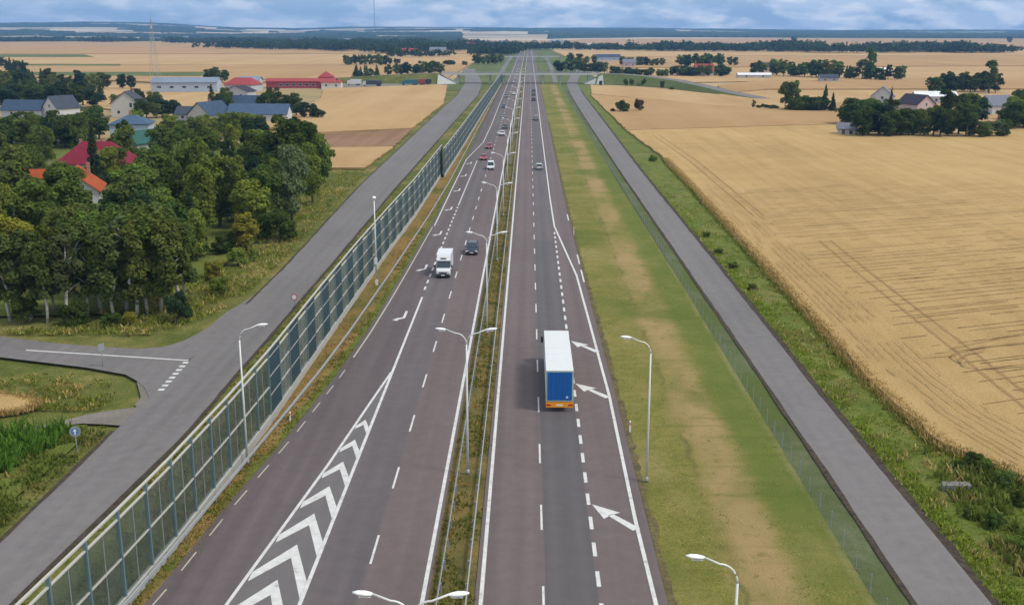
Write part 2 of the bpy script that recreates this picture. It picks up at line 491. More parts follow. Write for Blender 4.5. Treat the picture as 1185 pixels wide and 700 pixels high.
def leaf_mat(name):
    m = bpy.data.materials.new(name); m.use_nodes = True
    t = m.node_tree; t.nodes.clear()
    o = t.nodes.new('ShaderNodeOutputMaterial')
    oi = t.nodes.new('ShaderNodeObjectInfo')
    at = t.nodes.new('ShaderNodeAttribute'); at.attribute_name = 'tint'
    f = t.nodes.new('ShaderNodeMapRange'); f.inputs['To Min'].default_value = 0.62; f.inputs['To Max'].default_value = 1.38
    t.links.new(at.outputs['Fac'], f.inputs['Value'])
    vm = t.nodes.new('ShaderNodeVectorMath'); vm.operation = 'SCALE'
    t.links.new(oi.outputs['Color'], vm.inputs[0]); t.links.new(f.outputs[0], vm.inputs['Scale'])
    d = t.nodes.new('ShaderNodeBsdfDiffuse'); t.links.new(vm.outputs[0], d.inputs['Color'])
    tl = t.nodes.new('ShaderNodeBsdfTranslucent')
    vm2 = t.nodes.new('ShaderNodeVectorMath'); vm2.operation = 'MULTIPLY'; vm2.inputs[1].default_value = (1.15, 1.2, 0.6)
    t.links.new(vm.outputs[0], vm2.inputs[0]); t.links.new(vm2.outputs[0], tl.inputs['Color'])
    mx = t.nodes.new('ShaderNodeMixShader'); mx.inputs[0].default_value = 0.28
    t.links.new(d.outputs[0], mx.inputs[1]); t.links.new(tl.outputs[0], mx.inputs[2]); t.links.new(mx.outputs[0], o.inputs[0])
    return m
M['leaf'] = leaf_mat('leaves')
M['bark'] = plain('brown_bark', (0.10, 0.085, 0.065), 0.9, 0, 0.35, 3)
def birch_mat():
    m, t, b = new_mat('birch_bark')
    n = noise(t, coords(t), 1.0, 4, 0.7, (1.5, 1.5, 5))
    t.links.new(ramp(t, n, [(0.38, (0.08, 0.07, 0.06)), (0.46, (0.50, 0.47, 0.42)), (0.7, (0.62, 0.59, 0.53))]), b.inputs['Base Color'])
    b.inputs['Roughness'].default_value = 0.9
    return m
M['birch'] = birch_mat()

# ------------------------------------------------------------------ ground sheet, hills
gm = MB().face([(-30000, -3000, -0.36), (30000, -3000, -0.36), (30000, 34000, -0.36), (-30000, 34000, -0.36)])
struct(gm.build('ground', M['ground']))

def vnoise(x, y, seed):
    """value noise, vectorised"""
    xi = np.floor(x).astype(np.int64); yi = np.floor(y).astype(np.int64)
    xf = x - xi; yf = y - yi
    u = xf * xf * (3 - 2 * xf); v = yf * yf * (3 - 2 * yf)
    def h(a, b):
        n = (a * 374761393 + b * 668265263 + seed * 1442695041) & 0x7fffffff
        n = ((n ^ (n >> 13)) * 1274126177) & 0x7fffffff
        return ((n ^ (n >> 16)) & 0xffff) / 65535.0
    return (h(xi, yi) * (1 - u) + h(xi + 1, yi) * u) * (1 - v) + (h(xi, yi + 1) * (1 - u) + h(xi + 1, yi + 1) * u) * v
def fbm(x, y, seed, o=4):
    a, s, f = 0.0, 0.0, 1.0
    w = 1.0
    for k in range(o):
        a = a + w * vnoise(x * f, y * f, seed + k); s += w; w *= 0.5; f *= 2.03
    return a / s

NA, NR = 760, 430
az = np.linspace(R(-36), R(36), NA)          # from +Y towards +X
rr = 3300 * (12000 / 3300) ** (np.linspace(0, 1, NR))
A, RR = np.meshgrid(az, rr)
HX, HY = RR * np.sin(A), RR * np.cos(A)
adeg = np.degrees(A)
# ridge height against bearing (degrees right of the road): higher on the left
ridge = np.interp(adeg, [-31, -27, -22, -18.5, -15, -12, -9, -4, 0, 6, 12, 20, 31], [74, 76, 86, 80, 46, 38, 52, 50, 38, 42, 26, 20, 22])
ridge = ridge + 16 * (fbm(HX / 900, HY / 900, 5, 3) - 0.5)
st = np.clip((RR - 3800) / (9600 - 3800), 0, 1); st = st * st * (3 - 2 * st)
HZ = ridge * st - 3.0 * (1 - np.clip((RR - 3300) / 500, 0, 1)) + 10 * (fbm(HX / 700, HY / 700, 21, 3) - 0.5) * np.clip((RR - 3600) / 1500, 0, 1)
# where forest stands
wood = fbm(HX / 620, HY / 420, 33, 4)
left = np.clip((-adeg + 2) / 8, 0, 1)
near_edge = np.interp(adeg, [-31, -14, -6, -2, 2, 6, 31], [3650, 3500, 3350, 3400, 4400, 4750, 4900])
mask = (RR > near_edge + 160 * (fbm(HX / 160, HY / 160, 9, 3) - .5)) & (wood > np.where(RR > 9000, 0.42, np.where(RR > 6000, 0.52, 0.46)) + 0.02 * left)
mask |= (adeg > 0) & (RR > near_edge) & (RR < 6600)
pale = (adeg > -17) & (adeg < -3) & (RR > 5600) & (RR < 8200) & (fbm(HX / 380, HY / 300, 51, 3) > 0.40)
mask &= ~pale
mask &= ~((adeg > -3.5) & (adeg < 1.0) & (RR < 6000))
idx = np.arange(NA * NR).reshape(NR, NA)
q = np.stack([idx[:-1, :-1], idx[:-1, 1:], idx[1:, 1:], idx[1:, :-1]], -1).reshape(-1, 4)
fm = (mask[:-1, :-1] & mask[1:, 1:]).ravel()
V = np.stack([HX, HY, HZ], -1).reshape(-1, 3)
def hill_mat():
    m, t, b = new_mat('hill_fields')
    c = coords(t)
    v = t.nodes.new('ShaderNodeTexVoronoi'); v.inputs['Scale'].default_value = 0.0035
    mp = t.nodes.new('ShaderNodeMapping'); mp.inputs['Scale'].default_value = (0.6, 1, 0.0)
    t.links.new(c, mp.inputs[0]); t.links.new(mp.outputs[0], v.inputs['Vector'])
    s = t.nodes.new('ShaderNodeSeparateColor'); t.links.new(v.outputs['Color'], s.inputs[0])
    t.links.new(ramp(t, s.outputs[0], [(0.0, (0.10, 0.11, 0.05)), (0.25, (0.36, 0.26, 0.15)), (0.6, (0.46, 0.36, 0.23)), (1.0, (0.55, 0.45, 0.33))]), b.inputs['Base Color'])
    b.inputs['Roughness'].default_value = 0.95
    return m
struct(link(bpy.data.objects.new('hills', np_mesh('hills', V, q, [hill_mat()]))))
# forest canopy: crowns as bumps standing on the hill surface
can = 3 + 6 * rng.random((NR, NA)) + 5 * fbm(HX / 45, HY / 45, 71, 2)
VF = np.stack([HX + rng.normal(0, 3, HX.shape), HY + rng.normal(0, 4, HX.shape), HZ + np.where(mask, can, -2.0)], -1).reshape(-1, 3)
keep = (mask[:-1, :-1] | mask[1:, 1:] | mask[1:, :-1] | mask[:-1, 1:]).ravel()
qf = q[keep]
used = np.unique(qf); remap = -np.ones(NA * NR, np.int64); remap[used] = np.arange(len(used))
M['forest'] = ground_mat('forest_canopy', [(0.35, (0.014, 0.026, 0.014)), (0.5, (0.026, 0.044, 0.020)), (0.65, (0.046, 0.066, 0.028))],
                         [(0.004, 1), (0.05, 1)], bmp=0)
fo = link(bpy.data.objects.new('forest', np_mesh('forest', VF[used], remap[qf], [M['forest']])))
stuff(fo)

# ------------------------------------------------------------------ fields
def poly_sheet(name, pts, z, mat, thick=0.0, kind='structure', jit=0.0, sub=6.0, seed=1):
    """a sheet with a ragged outline; thick>0 gives it standing edges"""
    r = random.Random(seed)
    out = []
    for i, p in enumerate(pts):
        q_ = pts[(i + 1) % len(pts)]
        d = math.hypot(q_[0] - p[0], q_[1] - p[1])
        n = max(1, min(160, int(d / sub))) if jit else 1
        for k in range(n):
            f = k / n
            jx, jy = ((r.uniform(-jit, jit), r.uniform(-jit, jit)) if (jit and k) else (0, 0))
            out.append((p[0] + (q_[0] - p[0]) * f + jx, p[1] + (q_[1] - p[1]) * f + jy))
    mb = MB()
    if thick:
        mb.hexa([(x, y, z - thick) for x, y in out], [(x, y, z) for x, y in out])
    else:
        mb.face([(x, y, z) for x, y in out])
    o = mb.build(name, mat)
    me = o.data
    import bmesh
    bm = bmesh.new(); bm.from_mesh(me)
    bmesh.ops.triangulate(bm, faces=[f for f in bm.faces if len(f.verts) > 4])
    bmesh.ops.recalc_face_normals(bm, faces=bm.faces)
    for f in bm.faces:
        if not thick and f.normal.z < 0: f.normal_flip()
    bm.to_mesh(me); bm.free()
    return tag(o, kind=kind)

WZ = 0.62
# right of the road, near: main wheat field (headland strip beside the ditch, then the field)
edge = [(40.6, 30), (40.0, 70), (39.0, 78), (35.3, 85), (34.5, 95), (34.4, 104), (35.2, 140), (35.9, 182)]
main_far = [(36.2, 200), (37.0, 240), (37.4, 292), (35.6, 340), (34.6, 376)]
poly_sheet('wheat_field', edge + main_far + [(60, 383), (86, 392), (126, 404), (190, 414), (420, 430), (420, 30)], WZ, M['wheat'], 0.7, jit=0.35, sub=2.5, seed=3)
poly_sheet('wheat_field', [(34.5, 377.6), (60, 384.8), (86, 393.9), (126, 405.9), (190, 416), (560, 438), (620, 560), (250, 566), (140, 520), (108, 482), (86, 505), (64, 545), (33.5, 592)], WZ, M['wheat_far'], 0.7, jit=0.4, sub=4, seed=4)
poly_sheet('stubble_field', [(35, 600), (66, 549), (87, 509), (110, 486), (142, 526), (250, 572), (640, 566), (700, 660), (140, 640), (104, 596), (88, 640), (60, 668), (40, 700)], 0.30, M['stubble'], 0.4, jit=0.4, sub=5, seed=5)
poly_sheet('wheat_field', [(108, 600), (140, 646), (700, 668), (900, 860), (300, 800), (150, 740), (120, 690)], WZ, M['wheat_far'], 0.7, jit=0.5, sub=6, seed=6)
poly_sheet('stubble_field', [(60, 720), (150, 750), (300, 806), (900, 870), (1100, 1130), (420, 1060), (70, 1010)], 0.3, M['stubble'], 0.4, jit=0.5, sub=8, seed=7)
poly_sheet('wheat_field', [(60, 1020), (420, 1070), (1150, 1140), (1400, 1600), (300, 1500), (60, 1380)], 0.6, M['wheat_far'], 0.7, seed=8)
poly_sheet('stubble_field', [(50, 1400), (300, 1515), (1450, 1615), (1700, 1980), (40, 1900)], 0.5, M['stubble'], 0.6, seed=9)
poly_sheet('wheat_field', [(60, 2300), (1300, 2300), (2600, 2500), (3200, 4700), (300, 4400), (60, 3400)], 1.2, M['wheat_far'], 1.4, seed=10)
# left of the road
poly_sheet('stubble_field', [(-42, 386), (-72, 369), (-118, 400), (-98, 440), (-108, 560), (-122, 640), (-122, 652), (-60, 700), (-52, 690), (-41, 520)], 0.4, M['stubble'], 0.5, jit=0.35, sub=4, seed=12)
poly_sheet('ploughed_field', [(-41, 326), (-60, 322), (-74, 366), (-41.5, 384)], 0.05, M['plough'], jit=0.4, sub=4, seed=13)
poly_sheet('wheat_field', [(-42, 272), (-53, 272), (-60, 320), (-41, 323)], 0.35, M['stubble'], 0.4, jit=0.4, sub=4, seed=14)
poly_sheet('stubble_field', [(-115, 450), (-170, 470), (-250, 520), (-300, 600), (-260, 700), (-180, 700), (-150, 590), (-140, 500)], 0.25, M['stubble'], 0.3, jit=0.4, sub=5, seed=15)
poly_sheet('wheat_field', [(-60, 760), (-240, 720), (-420, 838), (-620, 830), (-700, 1085), (-330, 1100), (-60, 1120)], 0.6, M['wheat_far'], 0.7, seed=16)
poly_sheet('green_crop_field', [(-250, 818), (-620, 860), (-640, 905), (-420, 898), (-250, 905)], 0.66, M['greencrop'], seed=17)
poly_sheet('green_crop_field', [(-400, 1060), (-720, 1060), (-760, 1120), (-420, 1115)], 0.67, M['greencrop'], seed=18)
poly_sheet('stubble_field', [(-60, 1130), (-330, 1110), (-760, 1125), (-1000, 1560), (-60, 1600)], 0.5, M['stubble'], 0.6, seed=19)
poly_sheet('green_crop_field', [(-560, 1400), (-980, 1400), (-1020, 1560), (-640, 1560)], 0.56, M['greencrop'], seed=20)
poly_sheet('wheat_field', [(-60, 1620), (-1040, 1580), (-1700, 2600), (-1900, 3400), (-900, 3500), (-350, 3000), (-260, 2050), (-60, 2000)], 0.7, M['wheat_far'], 0.8, seed=21)
poly_sheet('wheat_field', [(-60, 110), (-46.5, 96.2), (-45.9, 94), (-47.6, 91.6), (-60, 91.2)], WZ, M['wheat'], 0.7, jit=0.2, sub=1.0, seed=22) if False else None
poly_sheet('wheat_field', [(-64, 98), (-51, 97.2), (-47.2, 95.4), (-46.4, 94.0), (-47.6, 92.4), (-51, 91.3), (-64, 90.6)], 0.34, M['wheat'], 0.4, jit=0.22, sub=0.6, seed=22)

# tracks of flattened crop in the near wheat field
tm = MB(); NT = [0]
def track(pts, w, z, wob=0.12, gap=0.0):
    r = rnd; seed_ = r.random(); NT[0] += 1; z = z + 0.0025 * NT[0]
    path = []
    for (x0, y0), (x1, y1) in zip(pts[:-1], pts[1:]):
        d = math.hypot(x1 - x0, y1 - y0); n = max(1, int(d / 1.2))
        ux, uy = (x1 - x0) / d, (y1 - y0) / d
        for k in range(n):
            f0, f1 = k / n, (k + 1) / n
            if gap and float(fbm(np.array((x0 + (x1 - x0) * f0) / 7.0 + seed_ * 9.1), np.array((y0 + (y1 - y0) * f0) / 7.0), 77, 2)) < 0.28 + gap * 0.6: continue
            ww = w * r.uniform(0.6, 1.25) / 2
            j = r.uniform(-wob, wob) * 0.4
            a = (x0 + (x1 - x0) * f0 - uy * j, y0 + (y1 - y0) * f0 + ux * j); b = (x0 + (x1 - x0) * f1 - uy * j, y0 + (y1 - y0) * f1 + ux * j)
            tm.face([(a[0] + uy * ww, a[1] - ux * ww, z), (b[0] + uy * ww, b[1] - ux * ww, z), (b[0] - uy * ww, b[1] + ux * ww, z), (a[0] - uy * ww, a[1] + ux * ww, z)])
TZ = WZ + 0.02
def pxs(*p): return [G(a, b, WZ) for a, b in p]
for off in (0.0, 1.9):
    m_ = pxs((948, 278), (985, 310), (1037, 352), (1103, 404), (1150, 443), (1195, 478))
    track([(x + off, y) for x, y in m_], 0.42, TZ, 0.1)
for pr in (((755, 156), (800, 188), (872, 250)),):
    for off in (0.0, 2.0):
        track([(x + off, y) for x, y in pxs(*pr)], 0.38, TZ, 0.1)
tram = tm; tm = MB()
# drill rows crossing the field
c0 = G(1098, 436, WZ)
for k in range(-6, 44):
    x0, y0 = 43.0 + rnd.uniform(-.9, 2.5), 98 + 3.05 * k + rnd.uniform(-.5, .5)
    L = rnd.uniform(30, 90)
    track([(x0, y0), (x0 + L, y0 + L * 0.37)], 0.16, TZ, 0.08, 0.08)
    if rnd.random() < 0.8:
        track([(x0 + 3, y0 + 3.0), (x0 + 3 + L * .6, y0 + 3.0 + L * 0.6 * 0.37)], 0.18, TZ, 0.1, 0.3)
# rows following the field edge
for xo in (1.4, 2.2, 3.0, 4.1, 5.0, 6.0, 6.9):
    track([(x + xo + 0.1 * (y - 100) / 100, y) for x, y in [(38.2, 80), (35.6, 92), (35.0, 104), (35.7, 140), (36.3, 182), (37.2, 240)]], 0.11, TZ, 0.2, 0.27)
struct(tm.build('drill_rows', M['row'])); tm = tram
# turning loops where the sprayer turned
lp = [G(1140, 407, WZ), G(1120, 411, WZ), G(1110, 417, WZ), G(1116, 425, WZ), G(1140, 428, WZ), G(1190, 424, WZ)]
track(lp, 0.22, TZ, 0.06, 0.1)
lp = [G(1190, 398, WZ), G(1150, 401, WZ), G(1112, 408, WZ), G(1100, 414, WZ), G(1112, 421, WZ)]
track(lp, 0.22, TZ, 0.06, 0.1)
lp = [G(1190, 385, WZ), G(1130, 398, WZ), G(1100, 405, WZ)]
track(lp, 0.2, TZ, 0.06, 0.15)
lp = [G(1070, 415, WZ), G(1105, 412, WZ)]
track(lp, 0.2, TZ, 0.06)
struct(tm.build('wheel_tracks', M['track']))
# field boundary paths (thin dark grass lines) are gaps between the field slabs over the ground sheet

# ------------------------------------------------------------------ verges along the road corridor
def strip(name, path, z, mat, rows=1, bumpy=0.0, seed=0):
    """path: (xl, xr, y) list; subdivided when bumpy"""
    if not bumpy:
        return struct(MB().ribbon(path, z).build(name, mat))
    ys = np.array([p[2] for p in path]); xl = np.array([p[0] for p in path]); xr = np.array([p[1] for p in path])
    Y = np.concatenate([np.arange(ys[0], min(300, ys[-1]), 1.6), np.arange(300, ys[-1] + 1, 12)])
    NX = rows
    L = np.interp(Y, ys, xl); Rr = np.interp(Y, ys, xr)
    f = np.linspace(0, 1, NX)
    X = L[:, None] + (Rr - L)[:, None] * f[None, :]
    YY = np.repeat(Y[:, None], NX, 1)
    w = np.minimum(f, 1 - f) * 2; w = np.clip(w * 3, 0, 1)[None, :]
    Z = z + bumpy * (fbm(X / 3, YY / 5, seed, 3) - 0.35) * w
    if seed == 41:      # right verge: shallow drainage furrow
        Z = Z * 0.5; Z = Z - 0.0 * np.exp(-((X - 15.4 - 1.6 * (fbm(X * 0 + 3, YY / 14, 8, 3) - .5)) / 0.3) ** 2)
    i = np.arange(len(Y) * NX).reshape(len(Y), NX)
    qq = np.stack([i[:-1, :-1], i[:-1, 1:], i[1:, 1:], i[1:, :-1]], -1).reshape(-1, 4)
    o = link(bpy.data.objects.new(name, np_mesh(name, np.stack([X, YY, Z], -1).reshape(-1, 3), qq, [mat], smooth=True)))
    return struct(o)

YN, YF = 28, 2600
SL = [(-36.6, -32.6, 28), (-36.5, -32.0, 60), (-36.6, -30.2, 86), (-36.4, -30.1, 112), (-36.4, -29.9, 155), (-38.4, -29.9, 240), (-39.0, -29.0, 400), (-39.0, -27.6, 594), (-42.5, -31.0, 720), (-47, -36, 800), (-60, -50, 1000)]
SR = [(24.3, 28.9, 28), (24.2, 28.8, 60), (24.1, 28.5, 95), (23.8, 28.6, 155), (23.2, 28.4, 270), (22.9, 29.4, 450), (23.2, 30.0, 594), (25, 32, 720), (33, 40, 850), (46, 53, 1000)]
# sheets under everything in the corridor
poly_sheet('grass_verge', [(-70, 28), (60, 28), (46, 380), (46, 640), (-52, 640), (-62, 380), (-75, 240)], -0.24, M['meadow'])
poly_sheet('grass_verge', [(-52, 640), (46, 640), (60, 1300), (40, 2300), (-50, 2300), (-62, 1300)], -0.10, M['greencrop'])
strip('grass_verge', [(8.6, 21.9, 28), (8.6, 21.7, 60), (8.0, 21.6, 140), (7.6, 21.0, 240), (7.6, 20.6, 420), (7.6, 20.4, 720)], 0.012, M['grass'], 30, 0.30, 41)
strip('ditch_lining', [(21.9, 24.3, 28), (21.7, 24.2, 60), (21.6, 23.8, 150), (21.0, 23.2, 270), (20.6, 22.9, 420), (20.4, 23.6, 640)], -0.01, M['ditch'], 8, 0.12, 43)
strip('grass_verge', [(28.9, 41.2, 28), (28.8, 40.6, 70), (28.5, 36.2, 85), (28.5, 35.3, 100), (28.6, 36.2, 150), (28.4, 38.2, 270), (29.4, 36, 400), (30, 34.5, 590), (31, 50, 680)], -0.005, M['lush'], 18, 0.55, 42)
strip('grass_verge', [(-31.9, -24.6, 28), (-31.9, -24.4, 60), (-30.2, -23.4, 86), (-30.1, -23.1, 112), (-29.9, -22.8, 155), (-29.9, -21.8, 240), (-29.0, -20.2, 400), (-27.6, -19.2, 594), (-26, -17.5, 700)], 0.0, M['meadow'], 16, 0.30, 44)
strip('grass_verge', [(-24.6, -24.0, 28), (-24.4, -23.4, 60), (-23.4, -21.6, 82), (-23.1, -19.9, 112), (-22.8, -18.6, 155), (-21.8, -17.9, 240), (-20.2, -17.7, 400), (-19.2, -17.6, 594), (-17.9, -17.6, 700)], 0.004, M['dryverge'], 12, 0.22, 45)
strip('median_grass', [(-6.2, -3.2, 28), (-6.2, -3.2, 900)], 0.008, M['median'], 12, 0.12, 46)

# ------------------------------------------------------------------ carriageways
RZ = 0.10
redge = lambda y: float(np.interp(y, [28, 60, 100, 140, 190, 230, 720, 2000], [8.9, 8.75, 8.55, 8.1, 7.7, 7.55, 7.4, 9.0]))
ledge = lambda y: float(np.interp(y, [28, 45, 60, 72, 87, 104, 125, 152, 196, 240, 340, 640, 760, 2000], [-27.6, -25.3, -23.5, -22.55, -21.0, -19.7, -18.8, -18.3, -17.7, -17.5, -17.4, -17.2, -15.5, -15.5]))
ysamp = [28, 40, 50, 60, 66, 72, 80, 87, 95, 104, 115, 125, 140, 152, 175, 196, 240, 300, 340, 420, 520, 640, 760, 1000, 1400, 2000]
rc = MB()
def lane(y0, y1, xa, xb, mi):
    ys = [y0] + [y for y in ysamp if y0 < y < y1] + [y1]
    rc.ribbon([(xa(y) if callable(xa) else xa, xb(y) if callable(xb) else xb, y) for y in ys], RZ, mi)
lane(28, 2000, -3.25, 1.2, 0)
lane(28, 61.2, 1.2, 4.5, 2); lane(61.2, 176, 1.2, 4.5, 2 if False else 1); lane(176, 2000, 1.2, 4.5, 1)
lane(28, 2000, 4.5, redge, 0)
# road edges stand a little proud of the verge
for y0, y1 in zip(ysamp[:-1], ysamp[1:]):
    rc.face([(redge(y0), y0, RZ), (redge(y0) + .08, y0, -0.1), (redge(y1) + .08, y1, -0.1), (redge(y1), y1, RZ)], 0)
    rc.face([(-3.25, y0, RZ), (-3.25, y1, RZ), (-3.17, y1, -0.1), (-3.17, y0, -0.1)], 0)
struct(rc.build('carriageway', [M['asph_brown'], M['asph_grey'], M['asph_dark']]))
rc = MB()
lane(28, 2000, -10.45, -6.15, 0)
lane(28, 2000, -14.1, -10.45, 1)
lane(28, 2000, ledge, -14.1, 2)
for y0, y1 in zip(ysamp[:-1], ysamp[1:]):
    rc.face([(ledge(y0), y0, RZ), (ledge(y1), y1, RZ), (ledge(y1) - .08, y1, -0.1), (ledge(y0) - .08, y0, -0.1)], 2)
    rc.face([(-6.15, y0, RZ), (-6.23, y0, -0.1), (-6.23, y1, -0.1), (-6.15, y1, RZ)], 0)
struct(rc.build('carriageway', [M['asph_brown'], M['asph_grey'], M['asph_left']]))
# resurfaced dark patches of the outer lane
pm = MB()
pm.ribbon([(1.25, 4.42, 28), (1.25, 4.42, 176)], RZ + 0.005)
pm.ribbon([(1.25, 4.45, 28), (1.25, 4.45, 61)], RZ + 0.005) if False else None
pm.ribbon([(1.3, 4.4, 262), (1.3, 4.4, 440)], RZ + 0.005)
struct(pm.build('asphalt_patch', M['asph_dark']))

# markings
mk = MB(); MZ = RZ + 0.01
LC = [0]
def line(pts, w):
    """pts: (x, y) along the road"""
    LC[0] += 1
    mk.ribbon([(x - w / 2, x + w / 2, y) for x, y in pts], MZ - 0.004 + 0.0007 * (LC[0] % 9))
def dashes(x, y0, y1, dash, per, w, fx=None):
    y = y0
    while y < y1:
        xa = fx(y) if fx else x; xb = fx(y + dash) if fx else x
        line([(xa, y), (xb, y + dash)], w); y += per
line([(-2.85, 28), (-2.85, 2000)], 0.26)
dashes(1.05, 57.2, 1200, 4.15, 12.03, 0.15)
dashes(4.62, 29.1, 185, 2.0, 4.03, 0.27)
line([(8.35, 28), (8.0, 60), (7.86, 71), (7.95, 98), (7.5, 125), (7.05, 150), (4.75, 190), (4.6, 223), (4.55, 303), (4.5, 2000)], 0.27)
line([(-6.5, 28), (-6.5, 2000)], 0.27)
dashes(-10.42, 64.1, 1200, 4.15, 12.03, 0.16)
line([(-14.05, 28), (-14.05, 137)], 0.26)
dashes(-14.15, 141, 212, 2.0, 4.03, 0.27)
line([(-14.15, 213), (-13.95, 290)], 0.2)
line([(-17.0, 190), (-17.05, 240), (-17.0, 293), (-14.3, 338), (-13.9, 400), (-13.9, 2000)], 0.22)
lf = lambda y: ledge(y) + 0.55
mk_white = mk; mk = MB()
dashes(0, 33, 108, 2.6, 5.0, 0.11, lf)
line([(lf(y), y) for y in (110, 120, 135, 152, 175, 189)], 0.17)
struct(mk.build('lane_markings', M['paint_old'])); mk = mk_white
# gore with chevrons
gl = lambda y: float(np.interp(y, [28, 59, 80.5, 95, 105], [-21.6, -18.55, -16.3, -15.05, -14.15]))
line([(gl(y), y) for y in (28, 45, 59, 70, 80.5, 88, 95, 105)], 0.24)
gore = MB()
gore.ribbon([(gl(y), -14.05, y) for y in (28, 59, 80.5, 95, 104)], RZ + 0.004)
struct(gore.build('painted_island', M['gore']))
for k in range(-4, 7):
    ya = 61.9 + 4.86 * k
    wd = -14.05 - gl(ya - 2)
    if wd < 0.45: continue
    ax = -14.05 - wd * 0.47
    th = min(1.9, 0.8 + wd * 0.32)
    ly = ya - 1.8 * (ax - gl(ya - 3)); ry = ya - 2.75 * (-14.05 - ax)
    lx = gl(ly) + 0.14; rx = -14.19
    mk.face([(lx, ly, MZ), (lx + .02, ly - th * .62, MZ), (ax, ya - th, MZ), (ax, ya, MZ)])
    mk.face([(ax, ya, MZ), (ax, ya - th, MZ), (rx, ry - th * 1.15, MZ), (rx, ry, MZ)])
# merge arrows of the acceleration lane
for (tx, ty), (bx, by) in (((4.95, 116.65), (7.7, 112.5)), ((4.79, 101.6), (7.8, 97.4)), ((4.85, 73.5), (7.8, 69.4))):
    d = math.hypot(bx - tx, by - ty); ux, uy = (bx - tx) / d, (by - ty) / d; nx, ny = -uy, ux
    P = lambda s, o: (tx + ux * s + nx * o, ty + uy * s + ny * o, MZ + 0.006)
    hl, hw, sw = d * 0.48, 0.82, 0.23
    mk.face([P(0, 0), P(hl, -hw), P(hl * 0.92, 0), P(hl * .96, hw)])
    mk.face([P(hl * 0.9, -sw), P(d, -sw * 1.5), P(d, sw * 1.5), P(hl * 0.9, sw)])
# exit arrows of the deceleration lane
for ya in (126, 153.6, 181.3, 207.8, 233.2, 257.7, 282.7):
    x0 = -15.3
    mk.face([(x0 - 0.16, ya + 3.7, MZ), (x0 + 0.16, ya + 3.7, MZ), (x0 + 0.18, ya + 0.35, MZ), (x0 - 0.16, ya + 0.75, MZ)])
    mk.face([(x0 - 0.16, ya + 0.75, MZ), (x0 + 0.18, ya + 0.35, MZ), (x0 - 0.62, ya - 0.5, MZ), (x0 - 0.66, ya + 0.25, MZ)])
    mk.face([(x0 - 0.66, ya + 0.55, MZ), (x0 - 0.62, ya - 1.0, MZ), (x0 - 1.3, ya - 0.55, MZ)])
# short marks at the paved edge of the right shoulder
for a, b in ((196, 203), (158, 165), (146, 154)):
    line([(redge(a) - .12, a), (redge(b) - .12, b)], 0.22)
struct(mk.build('lane_markings', M['paint']))
# dark joint lines across/along the road
sm = MB()
for x in (-10.47 + 0.35, 1.18):
    pass
struct(MB().ribbon([(redge(y) + 0.06, redge(y) + 0.35 + 0.45 * rnd.random(), y) for y in np.arange(28, 420, 1.1)], 0.03).build('roadside_soil', M['edge_soil']))
struct(MB().ribbon([(ledge(y) - 0.6 - 0.4 * rnd.random(), ledge(y) - 0.06, y) for y in np.arange(28, 420, 1.1)], 0.05).build('roadside_soil', M['lush']))

# service roads with dark ragged edges
def interp_edge(path, y):
    ys = [p[2] for p in path]
    return float(np.interp(y, ys, [p[0] for p in path])), float(np.interp(y, ys, [p[1] for p in path]))
def dense(path):
    out = []
    y = path[0][2]
    while y < path[-1][2]:
        a, b = interp_edge(path, y); out.append((a, b, y)); y += 4 if y < 200 else 15
    return out
so = MB().ribbon(dense(SL), 0.09)
struct(so.build('service_road', M['asph_serv']))
struct(MB().ribbon(dense(SR), 0.09).build('service_road', M['asph_serv']))
for path, side, w0, w1 in ((SL, 0, 0.2, 0.4), (SL, 1, 0.25, 0.5), (SR, 0, 0.3, 0.5), (SR, 1, 0.4, 0.85)):
    mb = MB(); pts = []
    for y in np.arange(28, 640, 1.5):
        x = interp_edge(path, y)[side]
        w = w0 + (w1 - w0) * float(fbm(np.array(side * 7.7 + len(path)), np.array(y / 4.5), 61, 4)) * 1.1
        if path is SL and side == 0 and 88.5 < y < 133:
            if len(pts) > 1: mb.ribbon(pts, 0.097)
            pts = []
            continue
        r_ = max(0.0, 0.35 * (float(fbm(np.array(side * 3.1), np.array(y / 3.0), 62, 4)) - .45)); pts.append((x - w, x + r_, y) if side == 0 else (x - r_, x + w, y))
    struct(mb.ribbon(pts, 0.097).build('roadside_soil', M['soil']))

# side road joining on the left, with give-way line
def px_poly(name, pts, z, mat, **k): return poly_sheet(name, [G(*p) for p in pts], z, mat, **k)
px_poly('side_road', [(-60, 383), (0, 390), (60, 397.5), (115, 402), (160, 404), (190, 402), (215, 394), (240, 380), (262, 362), (290, 345), (320, 330), (300, 350), (215, 420), (165, 478), (171, 468), (172, 460), (168, 450), (158, 441), (145, 434), (100, 426), (0, 414), (-60, 408)], 0.082, M['asph_serv'])
mm = MB()
a = G(30, 406); b = G(218, 418)
mm.face([(a[0], a[1] - .16, .1), (b[0], b[1] - .16, .1), (b[0], b[1] + .16, .1), (a[0], a[1] + .16, .1)])
for k in range(8):
    f = k / 8
    x0 = -36.5 + 0.4 * f; y0 = 108.2 - 10.0 * f
    mm.face([(x0 - .35, y0, .1), (x0 - .35, y0 - .62, .1), (x0 + .25, y0 - .62, .1), (x0 + .25, y0, .1)])
struct(mm.build('lane_markings', M['paint']))
px_poly('gravel_track', [(-60, 512), (0, 500), (60, 490), (103, 479), (135, 474), (168, 470), (166, 480), (150, 493), (120, 491), (95, 490), (30, 497), (-60, 518)], 0.02, M['gravel'])
px_poly('gravel_track', [(158, 441), (171, 452), (174, 466), (160, 474), (156, 468), (163, 460), (160, 448)], 0.03, M['gravel'])
